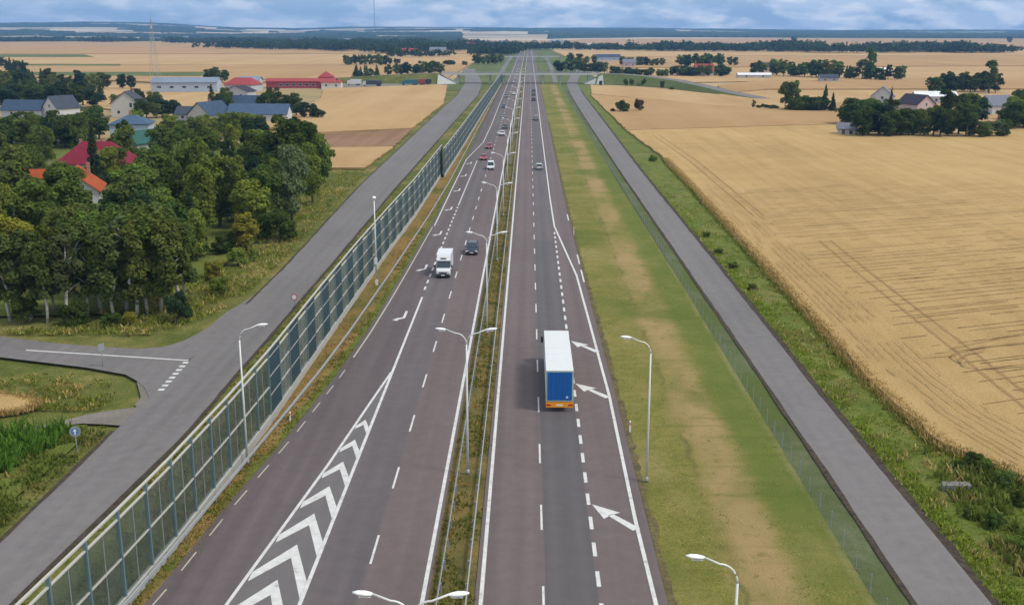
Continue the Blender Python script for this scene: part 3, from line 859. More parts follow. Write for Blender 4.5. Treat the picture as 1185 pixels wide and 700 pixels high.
# ramps of the junction beyond the barrier
for pts in ([(573, 92), (583, 75), (591, 65), (594, 65), (588, 75), (580, 92)], [(640, 97), (636, 80), (629, 65), (633, 65), (641, 80), (646, 97)]):
    px_poly('ramp', pts, 0.07, M['asph_serv'])
# forest floor under the wood
poly_sheet('forest_floor', [(-118, 124), (-62, 127), (-47.5, 129), (-46, 150), (-46, 185), (-50, 232), (-60, 300), (-70, 335), (-175, 345)], 0.02, M['lush'])

# ------------------------------------------------------------------ scattered grass and weeds (uncountable ground cover)
def blades(name, pts, h, w, cols, n=3, seed=1, spread=0.18):
    r = np.random.default_rng(seed)
    P = np.repeat(np.asarray(pts), n, 0); N = len(P)
    a = r.uniform(0, 2 * pi, N); hh = h * r.uniform(0.5, 1.4, N); ww = w * r.uniform(0.6, 1.4, N)
    lean = r.normal(0, 0.35, (N, 2)) * hh[:, None]
    base = P[:, :2] + r.normal(0, spread, (N, 2))
    dx, dy = np.cos(a) * ww, np.sin(a) * ww
    z0 = P[:, 2]
    v = np.stack([np.stack([base[:, 0] - dx, base[:, 1] - dy, z0], -1), np.stack([base[:, 0] + dx, base[:, 1] + dy, z0], -1),
                  np.stack([base[:, 0] + dx * .3 + lean[:, 0], base[:, 1] + dy * .3 + lean[:, 1], z0 + hh], -1),
                  np.stack([base[:, 0] - dx * .3 + lean[:, 0], base[:, 1] - dy * .3 + lean[:, 1], z0 + hh * .95], -1)], 1).reshape(-1, 3)
    qd = np.arange(N * 4).reshape(-1, 4)
    o = link(bpy.data.objects.new(name, np_mesh(name, v, qd, [M['leaf']], attr=r.uniform(0, 1, N))))
    o.color = (*cols, 1)
    return stuff(o)
def scatter(path, y0, y1, dens, seed, z=0.02, thr=0.0, ns=3.0):
    """random points in a corridor, thinned with distance and clumped by noise"""
    r = np.random.default_rng(seed)
    ys = np.array([p[2] for p in path]); xl = np.array([p[0] for p in path]); xr = np.array([p[1] for p in path])
    n = int(dens * (y1 - y0) * np.mean(xr - xl))
    Y = y0 + (y1 - y0) * r.random(n) ** 1.5
    L = np.interp(Y, ys, xl); Rr = np.interp(Y, ys, xr)
    X = L + (Rr - L) * r.random(n)
    k = (fbm(X / ns, Y / ns, seed + 3, 3) > thr) & (r.random(n) < 1.15 - ((Y - y0) / (y1 - y0)) ** 2)
    return np.stack([X, Y, np.full(n, z)], -1)[k]
PRV = [(9.2, 21.7, 28), (9.0, 21.7, 60), (8.4, 21.5, 140), (8.0, 20.6, 420)]
blades('grass', scatter(PRV, 45, 240, 0.5, 6, thr=0.52), 0.09, 0.07, (0.36, 0.30, 0.11), 3, 2)
PDV = [(29.8, 40.4, 28), (29.6, 40, 70), (29.3, 35.9, 85), (29.2, 35.0, 100), (29.2, 35.9, 150), (29, 37.8, 270)]
blades('grass', scatter(PDV, 50, 260, 3, 7, thr=0.46, z=0.1), 0.18, 0.06, (0.19, 0.225, 0.042), 5, 3)
blades('grass', scatter(PDV, 50, 260, 1.6, 8, thr=0.54, z=0.1), 0.36, 0.08, (0.36, 0.30, 0.12), 4, 4)
PDVa = [(29.7, 31.2, 28), (29.5, 31.0, 60), (29.3, 30.6, 155), (29, 30.6, 270)]
blades('grass', scatter(PDVa, 50, 240, 7, 9, thr=0.3, z=0.05), 0.24, 0.09, (0.22, 0.27, 0.04), 5, 5)
def edge_pts(line_, n_per_m, off, zz_, seed):
    r = np.random.default_rng(seed); out = []
    for (x0, y0), (x1, y1) in zip(line_[:-1], line_[1:]):
        d = math.hypot(x1 - x0, y1 - y0); k = int(d * n_per_m)
        f = r.random(k)
        out.append(np.stack([x0 + (x1 - x0) * f + r.normal(off, .28, k), y0 + (y1 - y0) * f + r.normal(0, .28, k), np.full(k, zz_)], -1))
    return np.concatenate(out)
EL = edge + main_far[:3]
blades('wheat', edge_pts(EL, 26, -0.12, 0.0, 40), 0.62, 0.06, (0.40, 0.27, 0.12), 4, 41, 0.14)
blades('wheat', edge_pts(EL, 14, 0.45, 0.5, 42), 0.26, 0.06, (0.44, 0.31, 0.145), 3, 43, 0.2)
blades('grass', edge_pts(EL, 16, -0.55, 0.05, 44), 0.42, 0.07, (0.16, 0.18, 0.035), 4, 45, 0.2)
SFE = [(-64, 98), (-51, 97.2), (-47.2, 95.4), (-46.4, 94.0), (-47.6, 92.4), (-51, 91.3), (-64, 90.6)]
blades('wheat', edge_pts(SFE, 30, 0, 0.0, 46), 0.45, 0.06, (0.40, 0.28, 0.12), 4, 47, 0.15)
# weed thicket in the bottom right corner
PW = [(32, 41, 50), (32, 40.2, 72), (33, 38, 84)]
blades('weeds', scatter(PW, 50, 84, 9, 10, thr=0.42, z=0.1), 0.55, 0.12, (0.13, 0.16, 0.034), 6, 6)
blades('weeds', scatter(PW, 50, 84, 5, 11, thr=0.55, z=0.1), 0.6, 0.10, (0.29, 0.24, 0.09), 5, 7)
PLB = [(-31.2, -25.4, 28), (-31.2, -25.2, 60), (-29.6, -24.2, 86), (-29.5, -23.8, 112), (-29.3, -23.5, 155), (-29.3, -22.5, 240)]
blades('grass', scatter(PLB, 50, 240, 3.2, 12, thr=0.42), 0.24, 0.09, (0.17, 0.185, 0.036), 4, 8)
blades('grass', scatter(PLB, 50, 240, 2.0, 13, thr=0.52), 0.26, 0.09, (0.38, 0.29, 0.11), 4, 9)
PDL = [(-23.6, -23.2, 50), (-23.1, -21.8, 82), (-22.8, -20.2, 112), (-22.5, -18.9, 155), (-21.4, -18.2, 240)]
blades('grass', scatter(PDL, 60, 240, 4.5, 14, thr=0.42), 0.12, 0.08, (0.28, 0.19, 0.065), 3, 10)
PGR = [(ledge(y) - 1.5, ledge(y) - 0.15, y) for y in (28, 45, 60, 72, 87, 104, 125, 152, 196, 240)]
blades('grass', scatter(PGR, 48, 240, 7, 15, thr=0.35), 0.14, 0.08, (0.17, 0.17, 0.036), 4, 11)
PMD = [(-5.9, -3.45, 28), (-5.9, -3.45, 300)]
blades('grass', scatter(PMD, 48, 260, 5, 16, thr=0.46), 0.15, 0.08, (0.15, 0.155, 0.034), 4, 12)
blades('grass', scatter(PMD, 48, 260, 3, 17, thr=0.52), 0.15, 0.08, (0.32, 0.21, 0.07), 4, 13)
# meadow between the wood and the service road, and the plots by the side road
PME = [(-62, -50, 114), (-62, -44, 119), (-56, -40.2, 126), (-50, -38.2, 135), (-48, -37.5, 150), (-47, -38.6, 180), (-50, -39.8, 240), (-60, -40, 310)]
blades('grass', scatter(PME, 119, 300, 1.5, 18, thr=0.42), 0.34, 0.11, (0.21, 0.225, 0.044), 4, 14)
blades('grass', scatter(PME, 119, 300, 0.9, 19, thr=0.52), 0.36, 0.11, (0.40, 0.32, 0.12), 4, 15)
PPL = [(-62, -40.5, 93.5), (-62, -40.0, 97), (-62, -41.8, 101), (-62, -46.5, 104.5)]
blades('grass', scatter(PPL, 93.5, 104, 6, 20, thr=0.4), 0.22, 0.09, (0.17, 0.18, 0.034), 4, 16)
blades('grass', scatter(PPL, 93.5, 104, 4, 21, thr=0.55), 0.24, 0.09, (0.40, 0.29, 0.11), 4, 17)
# corn plot and weeds bottom left
pts = scatter([(-56, -47.5, 70), (-56, -42.6, 78), (-56, -40.6, 84), (-56, -40.2, 89)], 70, 89, 14, 22, z=0.0, thr=0.30)
blades('corn_crop', pts, 0.9, 0.12, (0.085, 0.165, 0.024), 8, 18, 0.22)
px_poly('corn_soil', [(-80, 650), (0, 590), (60, 540), (98, 505), (100, 491), (0, 496), (-80, 510)], 0.0, M['lush'])
pts = scatter([(-50, -38.0, 56), (-47, -37.6, 66), (-44, -37.5, 76), (-40.5, -37.4, 88)], 56, 89, 7, 23, thr=0.38)
blades('weeds', pts, 0.30, 0.10, (0.12, 0.15, 0.03), 6, 19)
pts = scatter([(-50, -37.6, 56), (-47, -37.4, 66), (-44, -37.3, 76), (-40.5, -37.2, 89)], 56, 89, 4, 24, thr=0.52)
blades('weeds', pts, 0.32, 0.09, (0.22, 0.19, 0.06), 4, 20)

# ------------------------------------------------------------------ noise barriers
bx = lambda y: float(np.interp(y, [28, 46, 59, 66, 80, 92, 115, 140, 168, 200, 262], [-27.6, -25.8, -24.7, -24.2, -23.6, -23.25, -23.05, -22.75, -22.3, -21.6, -21.3]))
bh = lambda y: float(np.interp(y, [28, 80, 92, 115, 137, 300], [6.4, 6.5, 6.6, 6.9, 7.1, 7.1]))
def barrier(name, label, fx, fh, ys, pattern, nrows):
    t = thing(name, label, 'noise barrier', (fx(ys[0]), ys[0], 0))
    ox, oy = fx(ys[0]), ys[0]
    def part(mb, nm, mt):
        return mb.build(nm, mt, t)
    # plinth and rails, following the line
    mbp = MB(); mbr = MB(); mbt = MB()
    for y0, y1 in zip(ys[:-1], ys[1:]):
        x0, x1 = fx(y0) - ox, fx(y1) - ox; a, b = y0 - oy, y1 - oy; h0, h1 = fh(y0), fh(y1)
        def seg(mb, za, zb, za1, zb1, hw):
            mb.hexa([(x0 - hw, a, za), (x0 + hw, a, za), (x1 + hw, b, za1), (x1 - hw, b, za1)], [(x0 - hw, a, zb), (x0 + hw, a, zb), (x1 + hw, b, zb1), (x1 - hw, b, zb1)])
        seg(mbp, -0.3, 0.75, -0.3, 0.75, 0.16)
        seg(mbt, h0, h0 + 0.11, h1, h1 + 0.11, 0.08)
        seg(mbr, h0 - 0.62, h0 - 0.52, h1 - 0.62, h1 - 0.52, 0.07)
        n = nrows(0.5 * (y0 + y1))
        for k in range(1, n):
            f = k / n
            z0 = 0.75 + (h0 - 1.35) * f; z1 = 0.75 + (h1 - 1.35) * f
            seg(mbr, z0 - .05, z0 + .05, z1 - .05, z1 + .05, 0.075)
    part(mbp, 'plinth', M['concrete']); part(mbt, 'top_rail', M['rail_pale']); part(mbr, 'middle_rail', M['rail_pale'])
    restp = MB(); restd = MB(); restg = MB(); np_, nd, ng = 0, 0, 0
    for i, y in enumerate(ys):
        x = fx(y) - ox; a = y - oy
        mb = MB() if np_ < 100 else restp
        mb.box(x - 0.11, x + 0.11, a - 0.09, a + 0.09, -0.2, fh(y) + 0.02)
        if np_ < 100: part(mb, 'post', M['teal_post'])
        np_ += 1
        if i + 1 < len(ys):
            y1 = ys[i + 1]; x1 = fx(y1) - ox; b = y1 - oy; e = 0.11
            dark = pattern(i, y)
            if dark: mb = MB() if nd < 100 else restd
            else: mb = MB() if ng < 100 else restg
            hw = 0.06 if dark else 0.015
            top0, top1 = (fh(y) - 0.02, fh(y1) - 0.02) if dark else (fh(y) - 0.62, fh(y1) - 0.62)
            mb.hexa([(x - hw, a + e, .75), (x + hw, a + e, .75), (x1 + hw, b - e, .75), (x1 - hw, b - e, .75)],
                    [(x - hw, a + e, top0), (x + hw, a + e, top0), (x1 + hw, b - e, top1), (x1 - hw, b - e, top1)])
            if not dark:     # thin mullion of the glazing
                xm, ym = (x + x1) / 2, (a + b) / 2
                mb.box(xm - 0.03, xm + 0.03, ym - 0.03, ym + 0.03, 0.75, (top0 + top1) / 2, 1)
            if dark:
                if nd < 100: part(mb, 'absorbing_panel', M['teal_panel'])
                nd += 1
            else:
                if ng < 100: part(mb, 'glass_panel', [M['bar_glass'] if y < 89 else M['bar_glass_pale'], M['galv']])
                ng += 1
    for mb, nm, mt in ((restp, 'post', M['teal_post']), (restd, 'absorbing_panel', M['teal_panel']), (restg, 'glass_panel', [M['bar_glass_pale'], M['galv']])):
        if mb.f: tag(part(mb, nm, mt), kind='stuff')
    return t
ysA = [38.6 + 4.0 * k for k in range(57)]
barrier('noise_barrier', 'tall noise barrier of green glass and dark teal panels, the near curving run', bx, bh, ysA,
        lambda i, y: y > 90 and (int(round((y - 90.6) / 4)) % 2 == 0), lambda y: 2 if y < 90 else 3)
bxB = lambda y: float(np.interp(y, [255, 303, 467, 640, 780], [-20.4, -20.0, -19.3, -18.4, -17.6]))
ysB = [256 + 4.5 * k for k in range(107)]
barrier('noise_barrier', 'farther straight run of noise barrier continuing to the overpass', bxB, lambda y: 6.9, ysB,
        lambda i, y: i % 2 == 0, lambda y: 3)

# ------------------------------------------------------------------ guardrails
def guardrail(name, label, fx, y0, y1, step, face, group=None, z=0.0):
    t = thing(name, label, 'guardrail', (fx(y0), y0, z), 0, group)
    ox, oy = fx(y0), y0
    ys = [y0]
    while ys[-1] < y1: ys.append(ys[-1] + (4 if ys[-1] < 250 else 16))
    mb = MB()
    prof = [(0, 0.45), (0.06, 0.50), (0.02, 0.60), (0.06, 0.70), (0, 0.76)]
    for a, b in zip(ys[:-1], ys[1:]):
        for (u0, z0), (u1, z1) in zip(prof[:-1], prof[1:]):
            mb.face([(fx(a) - ox + face * u0, a - oy, z0), (fx(b) - ox + face * u0, b - oy, z0), (fx(b) - ox + face * u1, b - oy, z1), (fx(a) - ox + face * u1, a - oy, z1)])
    mb.build('rail', M['galv'], t)
    n = 0; rest = MB(); y = y0 + 0.5
    while y < y1:
        x = fx(y) - ox - face * 0.08
        m_ = MB() if n < 100 else rest
        m_.box(x - 0.05, x + 0.05, y - oy - 0.04, y - oy + 0.04, -0.3, 0.72)
        if n < 100: m_.build('post', M['galv'], t)
        n += 1; y += step
    if rest.f: tag(rest.build('post', M['galv'], t), kind='stuff')
    return t
guardrail('guardrail', 'galvanised guardrail on the left side of the grassy median', lambda y: -5.5, 30, 900, 3.0, -1)
guardrail('guardrail', 'galvanised guardrail on the right side of the grassy median', lambda y: -3.75, 30, 900, 3.0, 1)
gx = lambda y: float(np.interp(y, [28, 45, 59, 77, 89, 104, 118, 150, 196, 242, 420, 640], [-28.3, -26.2, -24.35, -23.1, -22.3, -21.35, -20.75, -19.85, -18.8, -18.25, -18.0, -17.9]))
guardrail('guardrail', 'curved galvanised guardrail along the outer edge of the exit lane', gx, 34, 640, 3.0, 1)

# ------------------------------------------------------------------ wire fence on the right
fxr = lambda y: float(np.interp(y, [28, 60, 93, 162, 283, 420, 720], [21.8, 21.75, 21.7, 21.5, 20.9, 20.5, 20.3]))
t = thing('wire_fence', 'green wire mesh fence between the right verge and the right service road', 'fence', (fxr(34), 34, 0))
n = 0; restp = MB(); restm = MB(); y = 34.0
while y < 700:
    x = fxr(y) - fxr(34); st_ = 3.0
    x1 = fxr(y + st_) - fxr(34)
    if n < 100: p_ = MB(); m_ = MB()
    else: p_, m_ = restp, restm
    p_.box(x - .03, x + .03, y - 34 - .03, y - 34 + .03, -0.2, 1.35)
    m_.face([(x, y - 34 + .03, .04), (x1, y - 34 + st_ - .03, .04), (x1, y - 34 + st_ - .03, 1.25), (x, y - 34 + .03, 1.25)])
    if n < 100: p_.build('post', M['galv'], t); m_.build('mesh_panel', M['mesh'], t)
    n += 1; y += st_
tag(restp.build('post', M['galv'], t), kind='stuff'); tag(restm.build('mesh_panel', M['mesh'], t), kind='stuff')

# ------------------------------------------------------------------ lamp posts
def head_mb(x, z, d, L=0.85):
    """cobra head pointing along d (+1/-1 in x)"""
    mb = MB()
    xs = [0, 0.12, 0.4, 0.75, 1.0]; ws = [0.05, 0.12, 0.17, 0.15, 0.05]; hs = [0.05, 0.07, 0.10, 0.08, 0.03]
    rings = []
    for f, w, h in zip(xs, ws, hs):
        cx = x + d * L * f
        rings.append([(cx, w * cos(2 * pi * k / 10), z + 0.08 * f + h * sin(2 * pi * k / 10)) for k in range(10)])
    n = 0
    for r in rings: mb.v += r
    for i in range(4):
        for k in range(10):
            a = i * 10 + k; b = i * 10 + (k + 1) % 10
            mb.f.append((a, b, b + 10, a + 10)); mb.m.append(0)
    mb.f.append(tuple(range(10))); mb.m.append(0); mb.f.append(tuple(40 + k for k in range(10))); mb.m.append(0)
    gl_ = MB().box(x + d * L * 0.3 - .16, x + d * L * .3 + .34 * (1 if d > 0 else 1) - .0, -.1, .1, z - 0.105, z - 0.085) if d > 0 else MB().box(x - L * .3 - .34, x - L * .3 + .16, -.1, .1, z - 0.105, z - 0.085)
    return mb, gl_
def arm_pts(d, reach, z0, z1):
    pts = []
    for k in range(9):
        f = k / 8 * pi / 2
        pts.append((d * reach * 0.55 * (1 - cos(f)), 0, z0 + (z1 - z0) * 0.75 * sin(f)))
    pts.append((d * reach, 0, z1))
    return pts
def lamp_single(label, loc, d, reach, group, rz=0):
    t = thing('street_lamp', label, 'lamp post', loc, rz, group)
    MB().tube([(0, 0, -.3), (0, 0, 5), (0, 0, 10.6)], [0.105, 0.085, 0.06], 10).build('pole', M['lamp_pole'], t, True)
    MB().tube([(0, 0, 0), (0, 0, 0.5)], [0.16, 0.13], 10).build('pole_base', M['galv'], t, True)
    MB().tube(arm_pts(d, reach, 10.6, 11.85), 0.05, 8).build('arm', M['lamp_pole'], t, True)
    h, g_ = head_mb(d * reach, 11.86, d)
    ho = h.build('lamp_head', M['lamp_head'], t, True); g_.build('lamp_cover', M['lamp_glass'], ho)
    return t
def lamp_double(label, loc, group):
    t = thing('street_lamp', label, 'lamp post', loc, 0, group)
    MB().tube([(0, 0, -.3), (0, 0, 5), (0, 0, 10.9)], [0.11, 0.09, 0.065], 10).build('pole', M['lamp_pole'], t, True)
    MB().tube([(0, 0, 0), (0, 0, 0.5)], [0.17, 0.14], 10).build('pole_base', M['galv'], t, True)
    for d in (-1, 1):
        MB().tube(arm_pts(d, 1.55, 10.9, 12.1), 0.05, 8).build('arm', M['lamp_pole'], t, True)
        h, g_ = head_mb(d * 1.55, 12.1, d)
        ho = h.build('lamp_head', M['lamp_head'], t, True); g_.build('lamp_cover', M['lamp_glass'], ho)
    return t
ORD = ['nearest', 'second', 'third', 'fourth', 'fifth', 'sixth', 'seventh', 'eighth', 'ninth', 'tenth', 'eleventh', 'twelfth', 'thirteenth', 'fourteenth', 'fifteenth', 'sixteenth', 'seventeenth']
proto = None
for k in range(16):
    loc = (-4.75, (79.0 + 40.6 * (k - 1)) if k else 39.2, 0)
    lab = f'white double-arm lamp post in the median, {ORD[k]} from the camera' if k else 'white double-arm lamp post in the median whose two heads show at the bottom edge'
    if proto is None:
        o = proto = lamp_double(lab, loc, 'double lamp posts in the median')
    else:
        o = copy_tree(proto); o.location = loc; o['label'] = lab
    o.rotation_euler = (0, 0, R(rnd.uniform(-4, 4)))
o = lamp_single('white single-arm lamp post at the barrier beside the road junction', (-22.95, 80.9, 0), 1, 1.5, 'single lamp posts at the road sides')
o = copy_tree(o); o['label'] = 'white single-arm lamp post on the right verge, arm towards the road, seen whole'
o.location = (9.4, 77.8, 0); o.rotation_euler = (0, 0, pi)
c_ = copy_tree(o); c_['label'] = 'white single-arm lamp post on the right verge cut by the bottom edge'
c_.location = (9.4, 43.0, 0); c_.rotation_euler = (0, 0, pi)
# post-top lamp by the barrier
t = thing('street_lamp', 'slim grey post-top lamp with white boxes on its pole before the barrier', 'lamp post', (-21.1, 144.1, 0))
MB().tube([(0, 0, -.2), (0, 0, 6), (0, 0, 12.1)], [0.12, 0.10, 0.07], 10).build('pole', M['lamp_pole'], t, True)
hm = MB().tube([(0, 0, 12.05), (0, 0, 12.15), (0, 0, 12.35), (0, 0, 12.5)], [0.08, 0.26, 0.28, 0.10], 12); hm.build('lamp_head', M['lamp_head'], t, True)
MB().box(-.2, .2, -.2, -.08, 3.0, 3.9).build('switch_box', M['white_paint'], t); MB().box(-.16, .16, -.2, .16, 0, 0.75).build('pole_base', M['white_paint'], t)

# ------------------------------------------------------------------ signs and small posts
M['sign_blue'] = plain('sign_blue', (0.09, 0.20, 0.38), 0.4, 0, 0.05)
M['sign_red'] = plain('sign_red', (0.55, 0.04, 0.04), 0.4, 0, 0.05)
M['sign_grey'] = plain('sign_grey_back', (0.30, 0.32, 0.34), 0.5, 0.2, 0.08)
M['black'] = plain('black_rubber', (0.018, 0.018, 0.018), 0.75, 0, 0.2)
def disc(r, y, n=24, r0=0.0):
    mb = MB()
    if r0 == 0: mb.face([(r * cos(2 * pi * k / n), y, r * sin(2 * pi * k / n)) for k in range(n)])
    else:
        for k in range(n):
            a, b = 2 * pi * k / n, 2 * pi * (k + 1) / n
            mb.face([(r0 * cos(a), y, r0 * sin(a)), (r * cos(a), y, r * sin(a)), (r * cos(b), y, r * sin(b)), (r0 * cos(b), y, r0 * sin(b))])
    return mb
def round_sign(name, label, loc, rz, h, face_mat, rim, arrow, r=0.42):
    t = thing(name, label, 'road sign', (*loc, 0), rz)
    MB().tube([(0, 0.05, -.3), (0, 0.05, h + 0.3)], 0.035, 8).build('post', M['galv'], t, True)
    pl = MB().tube([(0, -0.01, h), (0, 0.015, h)], r, 28).build('plate', M['sign_grey'], t)
    f = disc(r * 0.97, -0.016); f.v = [(x, y, z + h) for x, y, z in f.v]; f.build('face', face_mat, pl)
    if rim:
        f = disc(r * 0.96, -0.02, 24, r * 0.72); f.v = [(x, y, z + h) for x, y, z in f.v]; f.build('rim', rim, pl)
    if arrow:
        a = MB(); a.face([(-.05, -.022, h - .26), (.05, -.022, h - .26), (.05, -.022, h + .05), (-.05, -.022, h + .05)])
        a.face([(-.16, -.022, h + .05), (.16, -.022, h + .05), (0, -.022, h + .27)]); a.build('symbol', M['white_paint'], pl)
    return t
round_sign('road_sign', 'round blue sign on a thin post beside the corn plot', G(90, 530), R(12), 2.35, M['sign_blue'], M['sign_grey'], True, 0.45)
round_sign('road_sign', 'round white sign with red rim at the right edge of the service road', G(341, 356), R(0), 1.4, M['white_paint'], M['sign_red'], False, 0.42)
t = thing('road_sign', 'narrow dark sign on a post at the far side of the side road', 'road sign', (*G(119, 425), 0), R(60))
MB().tube([(0, 0, -.3), (0, 0, 2.6)], 0.035, 8).build('post', M['galv'], t, True)
MB().box(-.38, .38, -.07, -.04, 1.85, 2.6).build('plate', M['sign_grey'], t)
def marker(label, px, py, h=1.0):
    x, y = G(px, py)
    t = thing('marker_post', label, 'marker post', (x, y, 0), 0, 'white roadside marker posts')
    MB().hexa([(-.07, -.03, -.1), (.07, -.03, -.1), (.07, .04, -.1), (-.07, .04, -.1)], [(-.05, -.02, h), (.05, -.02, h), (.05, .05, h + .06), (-.05, .05, h + .06)]).build('post', M['white_paint'], t)
    MB().box(-.045, .045, -.045, -.034, h - .28, h - .12).build('reflector', M['sign_red'], t)
marker('small white marker post beside the whole right lamp post', 729, 500)
marker('small white marker post before the curved guardrail', 336, 488, 0.9)
marker('white marker post on the dry grass at the bend of the barrier', 485, 226, 1.2)
marker('small white marker post on the verge beside the narrowing right lane', 664, 272, 1.2)
# concrete slab and rubble in the weeds
sx, sy = G(1105, 568)
sl = MB().hexa([(-.9, -.35, -.1), (.8, -.5, -.1), (1.0, .4, -.1), (-.7, .5, -.1)], [(-.85, -.3, .62), (.75, -.45, .70), (.95, .35, .60), (-.65, .45, .55)])
o = sl.build('concrete_slab', plain('old_grey_concrete', (0.15, 0.14, 0.125), 0.9, 0, 0.25, 2)); o.scale = (1.3, 1.3, 1); o.location = (sx, sy, 0); tag(o, 'pale broken concrete slab lying in the weeds by the wheat', 'concrete slab')

# ------------------------------------------------------------------ vehicles
M['tyre'] = M['black']
M['car_glass'] = plain('car_window_glass', (0.03, 0.045, 0.06), 0.12, 0, 0.1)
M['headlight'] = plain('headlight_glass', (0.75, 0.76, 0.76), 0.15, 0, 0.05)
M['taillight'] = plain('taillight_red', (0.45, 0.02, 0.02), 0.3, 0, 0.05)
M['orange'] = plain('orange_yellow_rear_board', (0.80, 0.30, 0.015), 0.4, 0, 0.08)
M['chassis'] = plain('dark_chassis', (0.03, 0.03, 0.033), 0.7, 0, 0.2)
PAINT = {}
def paint(name, col, rough=0.3):
    if name not in PAINT: PAINT[name] = plain(name, col, rough, 0.0, 0.06, 1.0)
    return PAINT[name]
def wheel(t, x, y, r=0.32, w=0.22):
    o = MB().tube([(x - w / 2, y, r), (x - w * .35, y, r), (x + w * .35, y, r), (x + w / 2, y, r)], [r * .9, r, r, r * .9], 18).build('wheel', M['tyre'], t)
    s = 1 if x > 0 else -1
    MB().tube([(x + s * w * .5, y, r), (x + s * (w * .5 + .012), y, r)], r * 0.6, 14).build('rim', M['galv'], o)
def loft(stations, mi=0):
    """stations: list of (y, [(x,z)...]) half-profile right side from bottom to top centre; mirrored"""
    mb = MB(); k = None
    for y, pr in stations:
        ring = [(x, y, z) for x, z in pr] + [(-x, y, z) for x, z in reversed(pr)]
        k = len(ring); mb.v += ring
    for i in range(len(stations) - 1):
        for j in range(k):
            a = i * k + j; b = i * k + (j + 1) % k
            mb.f.append((a, b, b + k, a + k)); mb.m.append(mi)
    mb.f.append(tuple(range(k))); mb.m.append(mi); mb.f.append(tuple((len(stations) - 1) * k + j for j in reversed(range(k)))); mb.m.append(mi)
    return mb
def car(label, loc, rz, pm, kind='hatch', group='cars on the motorway', cat='car'):
    """front faces -y in the car's own frame"""
    t = thing('car', label, cat, loc, rz, group)
    tall = kind in ('suv', 'van')
    w = 0.90 if not tall else 0.94
    L = {'hatch': 4.2, 'sedan': 4.6, 'suv': 4.5, 'van': 4.9}[kind]; hL = L / 2
    hood = 0.92 if not tall else 1.05; belt = 0.95 if not tall else 1.1
    roof = {'hatch': 1.47, 'sedan': 1.44, 'suv': 1.70, 'van': 1.90}[kind]
    def low(h, wf=1.0, z0=0.25):
        return [(w * wf * .96, z0), (w * wf, 0.5), (w * wf, h * 0.82), (w * wf * .93, h)]
    tail_h = belt if kind in ('sedan', 'hatch') else belt + .05
    sts = [(-hL, low(0.62, .80, .32)), (-hL + .12, low(0.70, .93)), (-hL + .45, low(hood - .1, 1.0)), (-hL + 1.2, low(hood)), (0, low(belt)), (hL - .5, low(tail_h)), (hL - .1, low(tail_h - .08, .96)), (hL, low(tail_h - .2, .9, .35))]
    loft(sts).build('body', pm, t, False)
    ws0 = -hL + (1.15 if kind != 'van' else 0.85); ws1 = ws0 + (0.75 if kind != 'van' else .6)
    rr0 = hL - (1.0 if kind == 'sedan' else 0.45 if kind == 'hatch' else 0.30); rr1 = hL - (0.45 if kind == 'sedan' else 0.12)
    wb, wr = w * .90, w * .72
    cab = MB()
    b_ = [(-wb, ws0, belt - .02), (wb, ws0, belt - .02), (wb, rr1, belt - .02), (-wb, rr1, belt - .02)]
    t_ = [(-wr, ws1, roof - .06), (wr, ws1, roof - .06), (wr, rr0, roof - .06), (-wr, rr0, roof - .06)]
    cab.hexa(b_, t_); cab.build('window', M['car_glass'], t)
    rf = loft([(ws1 - .05, [(wr * .98, roof - .075), (wr * .9, roof - .03)]), (ws1 + .25, [(wr + .03, roof - .07), (wr * .85, roof)]), (rr0 - .2, [(wr + .03, roof - .07), (wr * .85, roof)]), (rr0 + .05, [(wr * .98, roof - .075), (wr * .9, roof - .04)])])
    rf.build('roof', pm, t)
    pl = MB()
    for s in (-1, 1):
        for (ya, yb) in ((ws0 + .02, ws1), (rr1 - .03, rr0 + .02), ((ws0 + rr1) / 2 + .1, (ws1 + rr0) / 2 + .1)):
            pl.tube([(s * wb * 1.005, ya, belt - .03), (s * wr * 1.01, yb, roof - .06)], 0.04, 5)
    pl.build('pillars', pm, t)
    if kind == 'van':
        bk = MB().hexa([(-wb - .02, -hL + 2.1, belt - .04), (wb + .02, -hL + 2.1, belt - .04), (wb + .02, rr1 + .03, belt - .04), (-wb - .02, rr1 + .03, belt - .04)],
                       [(-wr - .08, -hL + 2.1, roof - .03), (wr + .08, -hL + 2.1, roof - .03), (wr + .08, rr0 + .04, roof - .03), (-wr - .08, rr0 + .04, roof - .03)])
        bk.build('cargo_side', pm, t)
    for s in (-1, 1):
        MB().box(s * w * .76 - .21, s * w * .76 + .21, -hL - .03 + .08, -hL + .22, .54, .76).build('headlight', M['headlight'], t)
        MB().box(s * w * .76 - .13, s * w * .76 + .13, hL - .16, hL + .012, .68, .86).build('taillight', M['taillight'], t)
        MB().box(s * (w + .1) - .09, s * (w + .1) + .09, ws0 + .25, ws0 + .38, belt, belt + .14).build('mirror', pm, t)
        for yy in (-hL + .85, hL - .85): wheel(t, s * (w - .10), yy)
    MB().box(-w * .82, w * .82, -hL - .03, -hL + .15, .26, .50).build('bumper', M['chassis'], t)
    MB().box(-.27, .27, -hL - .045, -hL - .032, .40, .52).build('number_plate', M['white_paint'], t)
    MB().box(-.26, .26, hL + .002, hL + .015, .50, .62).build('number_plate', M['white_paint'], t)
    return t
ONC, AWAY = 0.0, pi
navy = paint('dark_navy_paint', (0.025, 0.035, 0.055)); silver = paint('silver_paint', (0.42, 0.43, 0.44)); white = paint('white_vehicle_paint', (0.60, 0.61, 0.62))
red = paint('red_paint', (0.34, 0.02, 0.025)); black = paint('black_vehicle_paint', (0.015, 0.016, 0.018)); greyp = paint('grey_vehicle_paint', (0.16, 0.17, 0.18))
Z = RZ + 0.002
def at(px, py): return (*G(px, py), Z)
